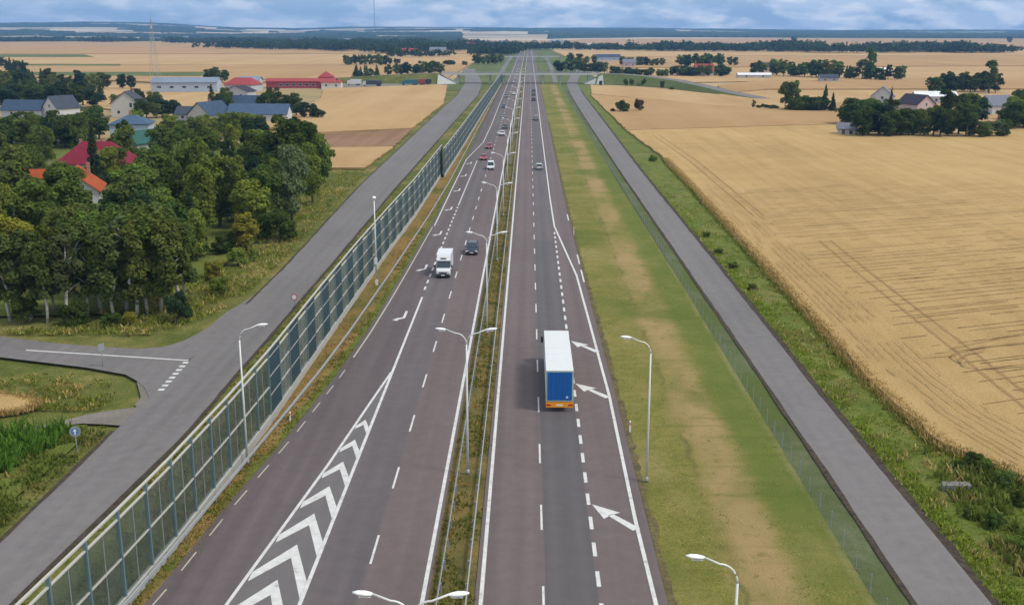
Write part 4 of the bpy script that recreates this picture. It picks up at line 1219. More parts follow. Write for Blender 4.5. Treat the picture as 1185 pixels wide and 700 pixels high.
car('dark navy sport utility car with bright headlights passing the white box van', (-8.9, 166.2, Z), ONC, navy, 'suv')
car('white delivery van with dark windscreen driving beside the red cars', (-9.6, 272, Z), ONC, white, 'van', cat='van')
car('red hatchback in the outer lane just left of the white delivery van', (-12.2, 292, Z), ONC, red, 'hatch')
car('red hatchback following behind the other red car', (-11.8, 321, Z), ONC, red, 'hatch')
car('white car with dark windscreen before the lamp row, ahead of the black car', (*G(581, 157), Z), ONC, white, 'hatch')
car('black car in the inner left lane behind the white car', (*G(585, 149), Z), ONC, black, 'sedan')
car('dark grey car farther back in the left carriageway', (*G(583, 136.5), Z), ONC, greyp, 'sedan')
car('black hatchback far back near the outer left lane edge', (*G(583, 125), Z), ONC, black, 'hatch')
car('white car far back in the left carriageway', (*G(595, 110), Z), ONC, white, 'sedan')
car('dark car at the far end of the outer left lane', (*G(586.5, 113), Z), ONC, greyp, 'suv')
car('silver hatchback driving away alone in the right lane', (2.75, 272, Z), AWAY, silver, 'hatch')
car('dark van with pale roof driving away ahead of the silver hatchback', (*G(620, 139.5), Z), AWAY, greyp, 'van', cat='van')
car('black car driving away, nearest of three close together', (*G(617.5, 117), Z), AWAY, black, 'suv')
car('black car driving away, middle one of three close together', (*G(617.5, 111), Z), AWAY, black, 'sedan')
car('dark car driving away, farthest one of three close together', (*G(617.5, 106.5), Z), AWAY, navy, 'hatch')

def box_van(label, loc, rz):
    t = thing('box_van', label, 'van', loc, rz, 'cars on the motorway')
    MB().box(-1.05, 1.05, -1.0, 3.4, 0.75, 3.1).build('cargo_box', white, t)
    MB().hexa([(-1.0, -1.9, 2.35), (1.0, -1.9, 2.35), (1.04, -1.0, 2.3), (-1.04, -1.0, 2.3)], [(-.92, -1.35, 3.0), (.92, -1.35, 3.0), (1.0, -1.0, 3.06), (-1.0, -1.0, 3.06)]).build('roof_fairing', white, t)
    sts = [(-3.05, [(.80, .4), (.86, .6), (.86, .95), (.8, 1.05)]), (-2.85, [(.97, .35), (1.0, .6), (1.0, 1.1), (.9, 1.22)]), (-2.35, [(.99, .35), (1.02, .6), (1.02, 1.2), (.92, 1.38)]), (-1.0, [(.99, .35), (1.02, .6), (1.02, 1.3), (.95, 1.5)])]
    loft(sts).build('body', white, t)
    MB().hexa([(-.92, -2.38, 1.36), (.92, -2.38, 1.36), (1.0, -1.0, 1.36), (-1.0, -1.0, 1.36)], [(-.82, -1.78, 2.26), (.82, -1.78, 2.26), (.92, -1.0, 2.30), (-.92, -1.0, 2.30)]).build('windscreen', M['car_glass'], t)
    MB().hexa([(-.84, -1.84, 2.25), (.84, -1.84, 2.25), (.95, -1.0, 2.28), (-.95, -1.0, 2.28)], [(-.82, -1.7, 2.36), (.82, -1.7, 2.36), (.9, -1.0, 2.4), (-.9, -1.0, 2.4)]).build('cab_roof', white, t)
    MB().hexa([(-.42, -1.80, 2.56), (.42, -1.80, 2.56), (.42, -1.6, 2.56), (-.42, -1.6, 2.56)], [(-.40, -1.70, 2.70), (.40, -1.70, 2.70), (.40, -1.5, 2.70), (-.40, -1.5, 2.70)]).build('roof_vent', M['chassis'], t)
    MB().box(-.95, .95, -3.1, -2.9, .32, .66).build('bumper', M['chassis'], t)
    MB().box(-.55, .55, -3.08, -2.98, .70, .88).build('grille', M['chassis'], t)
    MB().box(-.26, .26, -3.125, -3.105, .42, .54).build('number_plate', M['white_paint'], t)
    for s in (-1, 1):
        MB().box(s * .78 - .16, s * .78 + .16, -3.0, -2.8, .74, .98).build('headlight', M['headlight'], t)
        MB().box(s * 1.2 - .1, s * 1.2 + .1, -2.1, -1.98, 1.35, 1.75).build('mirror', M['chassis'], t)
        wheel(t, s * .88, -2.15, .35); wheel(t, s * .88, 2.0, .35)
    MB().box(-.9, .9, -1.0, 3.3, .45, .75).build('chassis', M['chassis'], t)
    return t
box_van('white box van with dark windscreen driving towards the camera', (-12.15, 151.0, Z), ONC)

# lorry with white curtain trailer and blue rear doors
t = thing('lorry', 'articulated lorry with white roof and bright blue rear doors above an orange bumper', 'lorry', (2.98, 93.4, Z), R(0))
ttop = MB().box(-1.27, 1.27, 0.06, 13.6, 1.15, 3.98)
trail = paint('white_tarpaulin', (0.56, 0.57, 0.56), 0.7)
ttop.build('trailer_body', trail, t)
rb = MB()
for k in range(12):
    y = 0.7 + k * 1.12
    rb.tube([(-1.2, y, 3.985), (1.2, y, 3.975)], 0.012, 5)
rb.build('roof_bows', trail, t)
fr = MB(); frm = plain('grey_door_frame', (0.36, 0.43, 0.37), 0.5)
fr.box(-1.29, -1.14, -.02, .055, 1.0, 4.0); fr.box(1.14, 1.29, -.02, .055, 1.0, 4.0); fr.box(-1.14, 1.14, -.02, .055, 3.86, 4.0); fr.box(-1.14, 1.14, -.02, .055, 1.0, 1.14)
fr.build('door_frame', frm, t)
blue = plain('bright_blue_door', (0.004, 0.095, 0.34), 0.4, 0, 0.08, 0.8)
for s in (-1, 1):
    d = MB().box(min(s * .008, s * 1.138), max(s * .008, s * 1.138), -.045, .05, 1.145, 3.855).build('rear_door', blue, t)
    bars = MB()
    for xx in (s * .3, s * .75): bars.tube([(xx, -.052, 1.1), (xx, -.052, 3.9)], 0.010, 6)
    bars.build('locking_bar', blue, d)
lg = MB(); lg.box(.60, .80, -.05, -.0465, 1.36, 1.46); lg.box(.655, .745, -.05, -.0466, 1.462, 1.58); lg.build('door_emblem', M['white_paint'], t)
MB().box(-1.27, 1.27, -.09, .02, .46, .94).build('rear_board', M['orange'], t)
MB().box(-.30, .30, -.1, -.085, .60, .76).build('number_plate', plain('pale_plate', (.75, .72, .55), .5), t)
for s in (-1, 1): MB().box(s * 1.02 - .2, s * 1.02 + .2, -.10, -.082, .60, .78).build('taillight', M['taillight'], t)
MB().box(-1.1, 1.1, .1, 13.2, .86, 1.14).build('trailer_chassis', M['chassis'], t)
for yy in (2.2, 3.5, 4.8):
    for s in (-1, 1): wheel(t, s * 1.02, yy, .5, .4)
cabm = white
sts = [(14.1, [(1.2, .5), (1.24, 1.2), (1.24, 3.1), (1.1, 3.6)]), (15.6, [(1.2, .5), (1.24, 1.2), (1.24, 2.9), (1.1, 3.3)]), (16.1, [(1.1, .5), (1.16, 1.2), (1.12, 2.2), (1.0, 2.4)])]
loft(sts).build('cab', cabm, t)
MB().box(-1.1, 1.1, 15.9, 16.02, 1.75, 2.35).build('windscreen', M['car_glass'], t)
for s in (-1, 1):
    MB().box(s * 1.45 - .12, s * 1.45 + .12, 15.5, 15.6, 2.1, 2.75).build('mirror', M['chassis'], t)
    wheel(t, s * 1.02, 15.2, .5, .35); wheel(t, s * 1.0, 12.1, .5, .5)

# parked lorries in the yard left of the overpass
def parked_lorry(label, px, py, L, cc, bc, rz):
    x, y = G(px, py)
    t = thing('parked_lorry', label, 'lorry', (x, y, 0), rz, 'vehicles parked before the overpass')
    MB().box(-L / 2 + 2.2, L / 2, -1.2, 1.2, 1.0, 3.7).build('cargo_box', bc, t)
    MB().hexa([(-L / 2, -1.15, .5), (-L / 2 + 2.0, -1.15, .5), (-L / 2 + 2.0, 1.15, .5), (-L / 2, 1.15, .5)], [(-L / 2 + .3, -1.1, 3.0), (-L / 2 + 2.0, -1.1, 3.2), (-L / 2 + 2.0, 1.1, 3.2), (-L / 2 + .3, 1.1, 3.0)]).build('cab', cc, t)
    MB().hexa([(-L / 2 - .02, -1.0, 1.6), (-L / 2 + .3, -1.0, 1.6), (-L / 2 + .3, 1.0, 1.6), (-L / 2 - .02, 1.0, 1.6)], [(-L / 2 + .2, -.95, 2.6), (-L / 2 + .4, -.95, 2.6), (-L / 2 + .4, .95, 2.6), (-L / 2 + .2, .95, 2.6)]).build('windscreen', M['car_glass'], t)
    for s in (-1, 1):
        for xx in (-L / 2 + 1.1, L / 2 - 1.4, L / 2 - 2.8):
            MB().tube([(xx, s * 1.0 - .15, .5), (xx, s * 1.0 + .15, .5)], .5, 14).build('wheel', M['tyre'], t)
    return t
teal = paint('teal_paint', (.02, .12, .14)); dred = paint('dull_red_paint', (.30, .05, .05)); dgrey = paint('dark_grey_paint', (.05, .06, .07))
parked_lorry('white lorry parked near the cream wall of the red-roofed hall', 410, 99, 9, white, white, R(5))
parked_lorry('long dark lorry with white cab parked in the yard', 431, 100, 12, white, dgrey, R(-4))
parked_lorry('teal lorry parked below the overpass embankment', 474, 99, 10, teal, teal, R(6))
parked_lorry('red lorry parked between the teal and the navy lorries', 486, 98.6, 7, dred, dred, R(0))
parked_lorry('navy lorry parked at the end of the row nearest the overpass', 494, 98.4, 6, navy, navy, R(0))
car('silver car parked at the end of the cream wall', (*G(393, 101.5), 0.0), R(90), silver, 'sedan', 'vehicles parked before the overpass')
px_poly('yard', [(385, 104), (520, 101), (505, 96), (440, 96), (385, 98)], 0.04, M['gravel'])

# ------------------------------------------------------------------ overpass
def bridge(label, y0, xa, xb, za, width, piers, name='overpass', mat='concrete'):
    t = thing(name, label, 'bridge', (0, y0, 0))
    deck = MB().box(xa, xb, -width / 2, width / 2, za - 1.1, za); deck.build('deck', M['pale_concrete'], t)
    MB().box(xa, xb, -width / 2 + .5, width / 2 - .5, za + .003, za + .05).build('roadway', M['asph_serv'], t)
    for s in (-1, 1):
        rl = MB()
        n = int((xb - xa) / 2.5)
        for k in range(n + 1):
            x = xa + (xb - xa) * k / n
            rl.box(x - .04, x + .04, s * (width / 2 - .2) - .04, s * (width / 2 - .2) + .04, za + .06, za + 1.1)
        for zz_ in (.55, 1.1): rl.box(xa, xb, s * (width / 2 - .2) - .035, s * (width / 2 - .2) + .035, za + zz_ - .04, za + zz_ + .04)
        rl.build('railing', M['galv'], t)
    for x in piers:
        MB().box(x - .6, x + .6, -width / 2 + 1, width / 2 - 1, -.2, za - 1.1).build('pier', M['concrete'], t)
    return t
bridge('long pale road overpass crossing the motorway, nearer one', 726, -58, 47, 6.6, 10, (-47, -26, -16.5, -4.7, 9.5, 21, 40))
bridge('low far overpass with a dark underpass where the motorway narrows', 1230, -34, 34, 6.0, 12, (-16, -4.7, 12), mat='concrete')
# embankments of the overpass
def embank(name, top, zt, wt_, spread, mat, roadmat):
    """top: centre line (x,y,z)"""
    mb = MB(); rd = MB()
    L = []
    for i, (x, y, z) in enumerate(top):
        a = top[max(i - 1, 0)]; b = top[min(i + 1, len(top) - 1)]
        d = math.hypot(b[0] - a[0], b[1] - a[1]); nx, ny = -(b[1] - a[1]) / d, (b[0] - a[0]) / d
        L.append([(x + nx * o, y + ny * o, zz_) for o, zz_ in ((-wt_ / 2 - z * spread, -.1), (-wt_ / 2, z), (wt_ / 2, z), (wt_ / 2 + z * spread, -.1))])
    for p, q_ in zip(L[:-1], L[1:]):
        for k in range(3): mb.face([p[k], p[k + 1], q_[k + 1], q_[k]])
        rd.face([(*[p[1][j] * .92 + p[2][j] * .08 for j in range(2)], p[1][2] + .03), (*[p[1][j] * .08 + p[2][j] * .92 for j in range(2)], p[1][2] + .03),
                 (*[q_[1][j] * .08 + q_[2][j] * .92 for j in range(2)], q_[1][2] + .03), (*[q_[1][j] * .92 + q_[2][j] * .08 for j in range(2)], q_[1][2] + .03)])
    struct(mb.build('embankment', mat)); struct(rd.build('road', roadmat))
embank('e', [(-58, 726, 6.5), (-75, 727, 6.3), (-95, 730, 5.2), (-125, 738, 3.2), (-165, 752, 1.2), (-230, 780, 0.1)], 6.5, 9, 1.6, M['meadow'], M['asph_serv'])
embank('e', [(47, 726, 6.5), (62, 722, 6.3), (78, 706, 5.4), (93, 676, 4.2), (104, 638, 2.6), (112, 600, 1.2), (122, 555, 0.2)], 6.5, 9, 1.5, M['greencrop'], M['asph_serv'])
# paved abutment slopes
for s, x0 in ((-1, -58), (1, 47)):
    mb = MB()
    xi = x0 - s * 10
    mb.face([(x0 + s * 2, 719, 5.9), (x0 + s * 2, 733, 5.9), (xi, 735, -.05), (xi, 717, -.05)])
    mb.face([(x0 + s * 2, 719, 5.9), (xi, 717, -.05), (x0 + s * 2, 709, -.05)])
    struct(mb.build('paved_slope', M['concrete']))

# ------------------------------------------------------------------ buildings
def wall_mat(n, c): return plain(n, c, 0.85, 0, 0.12, 0.5)
def roof_mat(n, c, rib=0.0):
    m, t, b = new_mat(n)
    c_ = coords(t)
    f = noise(t, c_, 0.9, 5, 0.6); g_ = noise(t, c_, 1.0, 2, 0.5, (6, 0.6, 6))
    s = math_(t, 'ADD', math_(t, 'MULTIPLY', f, 0.5), math_(t, 'MULTIPLY', g_, 0.5))
    t.links.new(ramp(t, s, [(0.3, tuple(x * .72 for x in c)), (.7, tuple(min(1, x * 1.25) for x in c))]), b.inputs['Base Color'])
    b.inputs['Roughness'].default_value = 0.85; b.inputs['Specular IOR Level'].default_value = 0.12
    return m
M['glass'] = plain('window_glass', (0.035, 0.045, 0.06), 0.15, 0, 0.2)
M['frame'] = plain('window_frame', (0.62, 0.62, 0.60), 0.6, 0, 0.08)
M['doorw'] = plain('door_wood', (0.16, 0.09, 0.05), 0.6, 0, 0.2)
M['brick'] = plain('chimney_brick', (0.32, 0.16, 0.11), 0.9, 0, 0.2, 3)
def window(parent, x, y, z, w, h, nrm):
    """nrm: 'f' front(-y) 'l' (-x) 'r' (+x)"""
    d = 0.05
    def bx_(w_, h_, o, dd):
        if nrm == 'f': return MB().box(x - w_ / 2, x + w_ / 2, y - o - dd, y - o, z - h_ / 2, z + h_ / 2)
        s = 1 if nrm == 'r' else -1
        a, b = sorted((x + s * o, x + s * (o + dd)))
        return MB().box(a, b, y - w_ / 2, y + w_ / 2, z - h_ / 2, z + h_ / 2)
    f = bx_(w + .2, h + .2, .0, .05).build('window', M['frame'], parent)
    bx_(w, h, .052, .012).build('pane', M['glass'], f)
def house(label, loc, rz, L, D, hw, hr, wm, rm, ridge='x', hip=0.0, wins=(), door=None, chims=(), name='house', cat='house', over=0.5, group=None):
    """L along local x, D along local y, front = -y"""
    t = thing(name, label, cat, (*loc, 0), rz, group)
    a, b = L / 2, D / 2
    wb = MB().box(-a, a, -b, b, -.3, hw)
    if not hip:
        if ridge == 'x':
            for s in (-1, 1): wb.face([(s * (a - .001), -b, hw), (s * (a - .001), b, hw), (s * (a - .001), 0, hw + hr)])
        else:
            for s in (-1, 1): wb.face([(-a, s * (b - .001), hw), (a, s * (b - .001), hw), (0, s * (b - .001), hw + hr)])
    wb.build('wall', wm, t)
    rb = MB(); th = 0.18; o = over
    if hip:
        r0 = a - hip if ridge == 'x' else 0; r1 = b - hip if ridge == 'y' else 0
        A_, B_ = a + o, b + o; z0 = hw - o * hr / max(.1, b if ridge == 'x' else a) * .6
        base = [(-A_, -B_, z0), (A_, -B_, z0), (A_, B_, z0), (-A_, B_, z0)]
        ra = (-r0, -r1, hw + hr); rb_ = (r0, r1, hw + hr)
        if ridge == 'x':
            rb.face([base[0], base[1], rb_, ra]); rb.face([base[1], base[2], rb_]); rb.face([base[2], base[3], ra, rb_]); rb.face([base[3], base[0], ra])
        else:
            rb.face([base[0], base[1], ra]); rb.face([base[1], base[2], rb_, ra]); rb.face([base[2], base[3], rb_]); rb.face([base[3], base[0], ra, rb_])
        rb.face([base[3], base[2], base[1], base[0]])
        rb.box(-A_, A_, -B_, B_, z0 - .16, z0 - .004)
    else:
        if ridge == 'x':
            sl = hr / b
            for s in (-1, 1):
                y1 = s * (b + o); z1 = hw - o * sl
                rb.hexa([(-a - o, 0, hw + hr + .01), (a + o, 0, hw + hr + .01), (a + o, y1, z1 + .01), (-a - o, y1, z1 + .01)], [(-a - o, 0, hw + hr + th), (a + o, 0, hw + hr + th), (a + o, y1, z1 + th), (-a - o, y1, z1 + th)])
        else:
            sl = hr / a
            for s in (-1, 1):
                x1 = s * (a + o); z1 = hw - o * sl
                rb.hexa([(0, -b - o, hw + hr + .01), (0, b + o, hw + hr + .01), (x1, b + o, z1 + .01), (x1, -b - o, z1 + .01)], [(0, -b - o, hw + hr + th), (0, b + o, hw + hr + th), (x1, b + o, z1 + th), (x1, -b - o, z1 + th)])
    ro = rb.build('roof', rm, t)
    for cx, cy_, ch in chims:
        cz = hw + hr * 0.55
        MB().box(cx - .35, cx + .35, cy_ - .3, cy_ + .3, cz - .8, hw + hr + ch).build('chimney', M['brick'], ro)
    for (x, z, w_, h_, nn) in wins:
        if nn == 'f': window(t, x, -b, z, w_, h_, 'f')
        elif nn == 'r': window(t, a, x, z, w_, h_, 'r')
        else: window(t, -a, x, z, w_, h_, 'l')
    if door:
        MB().box(door - .5, door + .5, -b - .06, -b - .0, 0, 2.1).build('door', M['doorw'], t)
    return t
Wm = dict(white=wall_mat('white_wall', (.50, .50, .50)), grey=wall_mat('grey_wall', (.40, .41, .43)), beige=wall_mat('beige_wall', (.46, .43, .39)), cream=wall_mat('cream_wall', (.62, .57, .47)),
          blue=wall_mat('blue_grey_wall', (.36, .42, .50)), red=wall_mat('red_wall', (.28, .05, .06)), pink=wall_mat('pink_wall', (.50, .38, .36)), brick=wall_mat('brick_wall', (.34, .15, .12)))
Rm = dict(crimson=roof_mat('crimson_roof', (.175, .020, .036)), orange=roof_mat('orange_roof', (.34, .075, .025)), navy=roof_mat('navy_roof', (.045, .072, .115)), slate=roof_mat('slate_roof', (.055, .065, .085)),
          blue=roof_mat('blue_roof', (.06, .10, .16)), green=roof_mat('green_roof', (.035, .10, .085)), steel=roof_mat('steel_roof', (.19, .23, .29)), red=roof_mat('red_roof', (.30, .055, .055)),
          dark=roof_mat('dark_roof', (.045, .04, .055)), white=roof_mat('white_roof', (.66, .68, .70)), grey=roof_mat('grey_roof', (.16, .17, .20)))
def W4(z, xs, nn='f', w=1.1, h=1.2): return [(x, z, w, h, nn) for x in xs]
house('house with a broad crimson hip roof among the trees', (-106.5, 262), R(6), 17.0, 11, 3.3, 4.6, Wm['cream'], Rm['crimson'], 'x', 5.0, W4(1.6, (-5, -1.5, 2, 5.5)) + W4(1.6, (0,), 'r'), door=0.2, chims=((-4, 1, .6), (1.0, 1, .7)))
house('house with a bright orange gable roof in front of the crimson one', (-94.6, 220), R(16), 10.0, 12, 2.6, 3.9, Wm['white'], Rm['orange'], 'y', 0, W4(1.6, (-2.5, 2.5)) + W4(4.8, (0,)) + W4(1.6, (-3, 2), 'r'), door=0.3, chims=((2.4, 3.0, 0.9),))
house('small orange-roofed outbuilding half hidden by birches', (-104.5, 222), R(8), 4.6, 5, 2.6, 3.4, Wm['brick'], Rm['orange'], 'x', 0, W4(1.4, (0,)), door=1.2, cat='outbuilding')
house('two-storey pale house with low blue hip roof', (-124.0, 334), R(10), 11.5, 11, 6.6, 2.2, Wm['blue'], Rm['blue'], 'x', 4.6, W4(4.6, (-1.2,), w=.7, h=1.5) + W4(1.8, (-3, 3)), chims=((-.3, 0, 1.3),))
house('grey house with dark green gable roof beside the blue-roofed one', (-109.5, 300), R(-28), 9.5, 11, 4.2, 2.9, Wm['grey'], Rm['green'], 'y', 0, W4(2.0, (-2, 2)))
house('beige gabled house with dark slate roof and one dark window', (-166.5, 447), R(8), 12.0, 12, 5.4, 4.6, Wm['beige'], Rm['slate'], 'y', 0, W4(4.6, (2.0,), h=1.8) + W4(1.8, (-3, 3)), chims=((1.5, 3, .8),))
house('house with steep blue roof and beige gable end', (-123.0, 414), R(-22), 10.0, 14, 3.4, 4.4, Wm['beige'], Rm['navy'], 'y', 0, W4(1.6, (-2.5, 2.5)), chims=((-1.5, 2, .9),))
house('low dark blue-roofed annex left of the beige gable house', (-133.5, 424), R(-4), 10.0, 8, 2.6, 2.6, Wm['grey'], Rm['slate'], 'x', 0, W4(1.4, (-2, 2)), cat='outbuilding')
house('long white house with a straight blue roof beside the hedge trees', (-104.6, 418), R(-2), 23.0, 9, 3.2, 3.4, Wm['white'], Rm['blue'], 'x', 0, W4(1.6, (-7, -3, 3, 7)), door=0.0)
house('blue-roofed building just behind the long white house', (-123.0, 470), R(-2), 16.0, 8, 3.4, 3.4, Wm['grey'], Rm['navy'], 'x', 0, W4(1.6, (-4, 0, 4)))
house('pale shed with brown gable roof behind the blue roofs', (-149.5, 558), R(-12), 13.0, 10, 4.0, 2.6, Wm['grey'], Rm['dark'], 'y', 0, W4(2.0, (-3, 3)), cat='shed')
house('barn with faded red roof behind the brown-roofed shed', (-167, 632), R(-14), 17.0, 14, 4.0, 3.6, Wm['grey'], Rm['red'], 'x', 3.0, W4(2.0, (-4, 4)), cat='barn')
house('long pale industrial hall with blue-grey roof', (-197, 622), R(4), 37, 14, 5.6, 2.4, Wm['blue'], Rm['steel'], 'x', 0, W4(3.0, (-14, -7, 0, 7, 14), w=2.2), name='industrial_hall', cat='industrial hall')
house('small grey hall right of the long industrial hall', (-169, 655), R(2), 13, 12, 5.2, 2.0, Wm['grey'], Rm['steel'], 'x', 0, W4(3.0, (-3, 3)), name='industrial_hall', cat='industrial hall')
t = house('long low hall with red roof and dark red front', (-141, 672), R(3), 42, 12, 3.8, 1.6, Wm['red'], Rm['red'], 'x', 0, W4(1.8, (-12, -8, -4, 0, 4, 8), w=2.4), name='long_hall', cat='hall')
house('red pyramid roof rising above the long red hall', (-129, 690), R(3), 9, 9, 5.8, 3.2, Wm['red'], Rm['red'], 'x', 4.2, W4(4.6, (-2, 2)), name='hall_tower', cat='hall')
house('cream end building of the red hall', (-120.5, 662), R(3), 12, 8, 3.6, 0.9, Wm['cream'], Rm['red'], 'x', 0, W4(1.8, (-3, 3)), name='hall_annex', cat='hall')
house('white house with navy roof at the left, white gable towards the fields', (-192, 440), R(-30), 9, 11, 4.0, 4.4, Wm['white'], Rm['slate'], 'y', 0, W4(1.7, (-1.8, 1.8)) + W4(4.6, (0,), w=.8))
house('long dark navy-roofed barn joined to the white gable house', (-207, 441), R(-4), 17, 9, 3.0, 3.6, Wm['grey'], Rm['navy'], 'x', 0, W4(1.6, (-4, 2)), cat='barn')
house('pale low building at the left picture edge', (-163.5, 338), R(5), 14, 9, 3.2, 2.0, Wm['white'], Rm['grey'], 'x', 0, W4(1.6, (0, 4)))
# right
house('small white and pale blue shed at the corner of the tree cluster', (107.6, 364), R(-14), 6.0, 4.4, 2.5, 1.6, Wm['white'], Rm['grey'], 'x', 0, W4(1.3, (1.2,)), door=-1.2, cat='shed')
house('house with grey-blue roof between the cluster trees', (163, 500), R(-20), 10, 11, 5.2, 4.2, Wm['white'], Rm['grey'], 'y', 0, W4(1.8, (-2, 2)) + W4(4.6, (0,)))
house('pink house with dark roof among the cluster trees', (163.5, 458), R(24), 9.5, 12, 4.6, 3.6, Wm['pink'], Rm['dark'], 'y', 0, W4(1.8, (-2, 2)) + W4(4.4, (0,), w=.8))
house('long white-roofed hall behind the tree cluster', (197, 528), R(-6), 19, 9, 3.6, 2.0, Wm['white'], Rm['white'], 'x', 0, W4(1.8, (-5, 0, 5)), name='industrial_hall', cat='hall')
house('grey-roofed house near the right picture edge', (196, 455), R(14), 11, 10, 4.4, 3.6, Wm['white'], Rm['grey'], 'x', 0, W4(1.8, (-3, 0, 3)))
house('low red brick house below the grey roof at the right edge', (189, 424), R(4), 7.5, 7, 2.8, 1.6, Wm['brick'], Rm['red'], 'x', 0, W4(1.5, (-2, 2)), door=0)
# far right village
def far_house(label, px, py, L, D, hw, hr, wm, rm, rz=0):
    x, y = G(px, py)
    return house(label, (x, y), R(rz), L, D, hw, hr, Wm[wm], Rm[rm], 'x', 0, W4(hw * .55, (-L * .25, L * .25)), group=None)
far_house('white house with bright red roof in the middle distance right', 814, 88, 14, 10, 4.5, 4.5, 'white', 'red')
far_house('long dark blue farm hall in the distance right of the overpass', 703, 71, 28, 14, 5, 2.5, 'blue', 'navy')
far_house('pale pink house left of the dark row of trees', 728, 78, 12, 10, 4.5, 3, 'pink', 'grey')
far_house('low white polytunnel sheds beside the far village', 872, 90.5, 24, 8, 2.4, 1.2, 'white', 'white')
far_house('house with pale wall at the left end of the far village', 889, 84, 9, 9, 4.5, 3.5, 'pink', 'slate')
far_house('white barn between the trees of the far village', 1016, 88, 14, 9, 4, 2, 'white', 'white')
far_house('low grey house before the far village trees', 958, 95, 12, 8, 3, 2, 'grey', 'slate')
far_house('white farm shed near the far clump on the left', 424, 90, 9, 7, 3.5, 1.5, 'white', 'white')
far_house('pink-roofed farmhouse beyond the left clump of trees', 475, 65, 22, 14, 6, 4, 'pink', 'red')
far_house('cream farm building beyond the left fields', 507, 63, 24, 14, 6, 4, 'cream', 'grey')
far_house('white house at the roadside far ahead, left of the village trees', 611, 55, 20, 14, 6, 4, 'white', 'grey')
far_house('white house among the far trees straight ahead', 675, 57.5, 22, 14, 6, 4, 'white', 'white')
far_house('grey block far ahead beside the motorway', 644, 55, 26, 18, 12, 3, 'grey', 'steel')
far_house('white house behind the far right tree belt', 692, 56.5, 20, 14, 6, 4, 'white', 'grey')

# scattered pale houses far off among the woods
r_ = random.Random(31)
for px, py in ((95, 47), (132, 46.5), (176, 48), (215, 46), (282, 50), (338, 50.5), (372, 52), (402, 50), (447, 54), (462, 52), (498, 55), (528, 53.5), (545, 56.5), (566, 55), (583, 53.5), (762, 57.5), (838, 58.5), (868, 58), (1035, 60)):
    x, y = G(px, py)
    house('pale house standing far off among the woods near the horizon', (x, y), R(r_.uniform(-30, 30)), r_.uniform(14, 24), 14, 7, 5, Wm[r_.choice(['white', 'cream', 'pink', 'white'])], Rm[r_.choice(['grey', 'slate', 'red', 'steel'])], 'x', 0, group='far houses near the horizon')
# ------------------------------------------------------------------ pylon and mast
t = thing('lattice_mast', 'grey lattice steel mast rising above the long hall', 'lattice mast', (*G(181, 107), 0))
mb = MB(); Hm = 40.0
lv = [0, 5, 10, 15, 19, 23, 27, 30.5, 34, 37, 40]
wdt = lambda z: 2.6 * (1 - z / Hm) + 0.25
for (sx_, sy_) in ((-1, -1), (1, -1), (1, 1), (-1, 1)):
    for a, b in zip(lv[:-1], lv[1:]):
        mb.tube([(sx_ * wdt(a), sy_ * wdt(a), a), (sx_ * wdt(b), sy_ * wdt(b), b)], 0.075, 5)
for a, b in zip(lv[:-1], lv[1:]):
    wa, wb_ = wdt(a), wdt(b)
    cs = [(-1, -1), (1, -1), (1, 1), (-1, 1)]
    for k in range(4):
        p, q_ = cs[k], cs[(k + 1) % 4]
        mb.tube([(p[0] * wa, p[1] * wa, a), (q_[0] * wb_, q_[1] * wb_, b)], 0.04, 4)
        mb.tube([(q_[0] * wa, q_[1] * wa, a), (p[0] * wb_, p[1] * wb_, b)], 0.04, 4)
mb.build('lattice', M['galv'], t)
MB().tube([(0, 0, 39.5), (0, 0, 44)], 0.10, 6).build('antenna', M['galv'], t)
bm_ = MB(); bm_.box(-.3, .3, -.3, .3, 35.2, 36.6); bm_.build('dish_box', M['white_paint'], t)
t = thing('radio_mast', 'very tall thin guyed radio mast on the horizon hills', 'radio mast', (-985, 7000, 20))
mast_m = plain('mast_paint', (.16, .17, .2), .6)
MB().tube([(0, 0, 0), (0, 0, 222)], 1.9, 6).build('shaft', mast_m, t)
gy = MB()
for k in range(3):
    a = 2 * pi * k / 3
    for zz_ in (100, 200): gy.tube([(120 * cos(a), 120 * sin(a), 30), (0, 0, zz_)], .12, 4)
gy.build('guy_wires', mast_m, t)
# thin poles between village houses
# ------------------------------------------------------------------ trees
def leaf_cloud(r, lobes, n, size, flat=0.35):
    """lobes: (cx,cy,cz,rx,ry,rz); leaves near their shells"""
    lobes = np.asarray(lobes, float)
    vol = (lobes[:, 3] * lobes[:, 4] + lobes[:, 3] * lobes[:, 5]); p = vol / vol.sum()
    li = r.choice(len(lobes), n, p=p)
    d = r.normal(0, 1, (n, 3)); d /= np.linalg.norm(d, axis=1)[:, None]
    d[:, 2] = np.where(d[:, 2] < -0.5, -d[:, 2] * 0.6, d[:, 2])
    rad = 1.0 - 0.38 * r.random(n) ** 1.6
    rad *= np.where(r.random(n) < 0.07, 1.12, 1.0)
    c = lobes[li, :3] + d * lobes[li, 3:] * rad[:, None]
    nrm = d * 0.9 + r.normal(0, 0.55, (n, 3)) + np.array((0, 0, flat)); nrm /= np.linalg.norm(nrm, axis=1)[:, None]
    a = np.cross(nrm, r.normal(0, 1, (n, 3))); a /= np.linalg.norm(a, axis=1)[:, None] + 1e-9
    b = np.cross(nrm, a)
    s = size * r.uniform(0.6, 1.35, n)[:, None]
    v = np.stack([c - a * s, c - b * s * .6, c + a * s, c + b * s * .6], 1).reshape(-1, 3)
    lt = r.random(len(lobes))
    tint = np.clip(0.68 * lt[li] + 0.32 * r.random(n), 0, 1)
    return v, np.arange(n * 4).reshape(-1, 4), tint

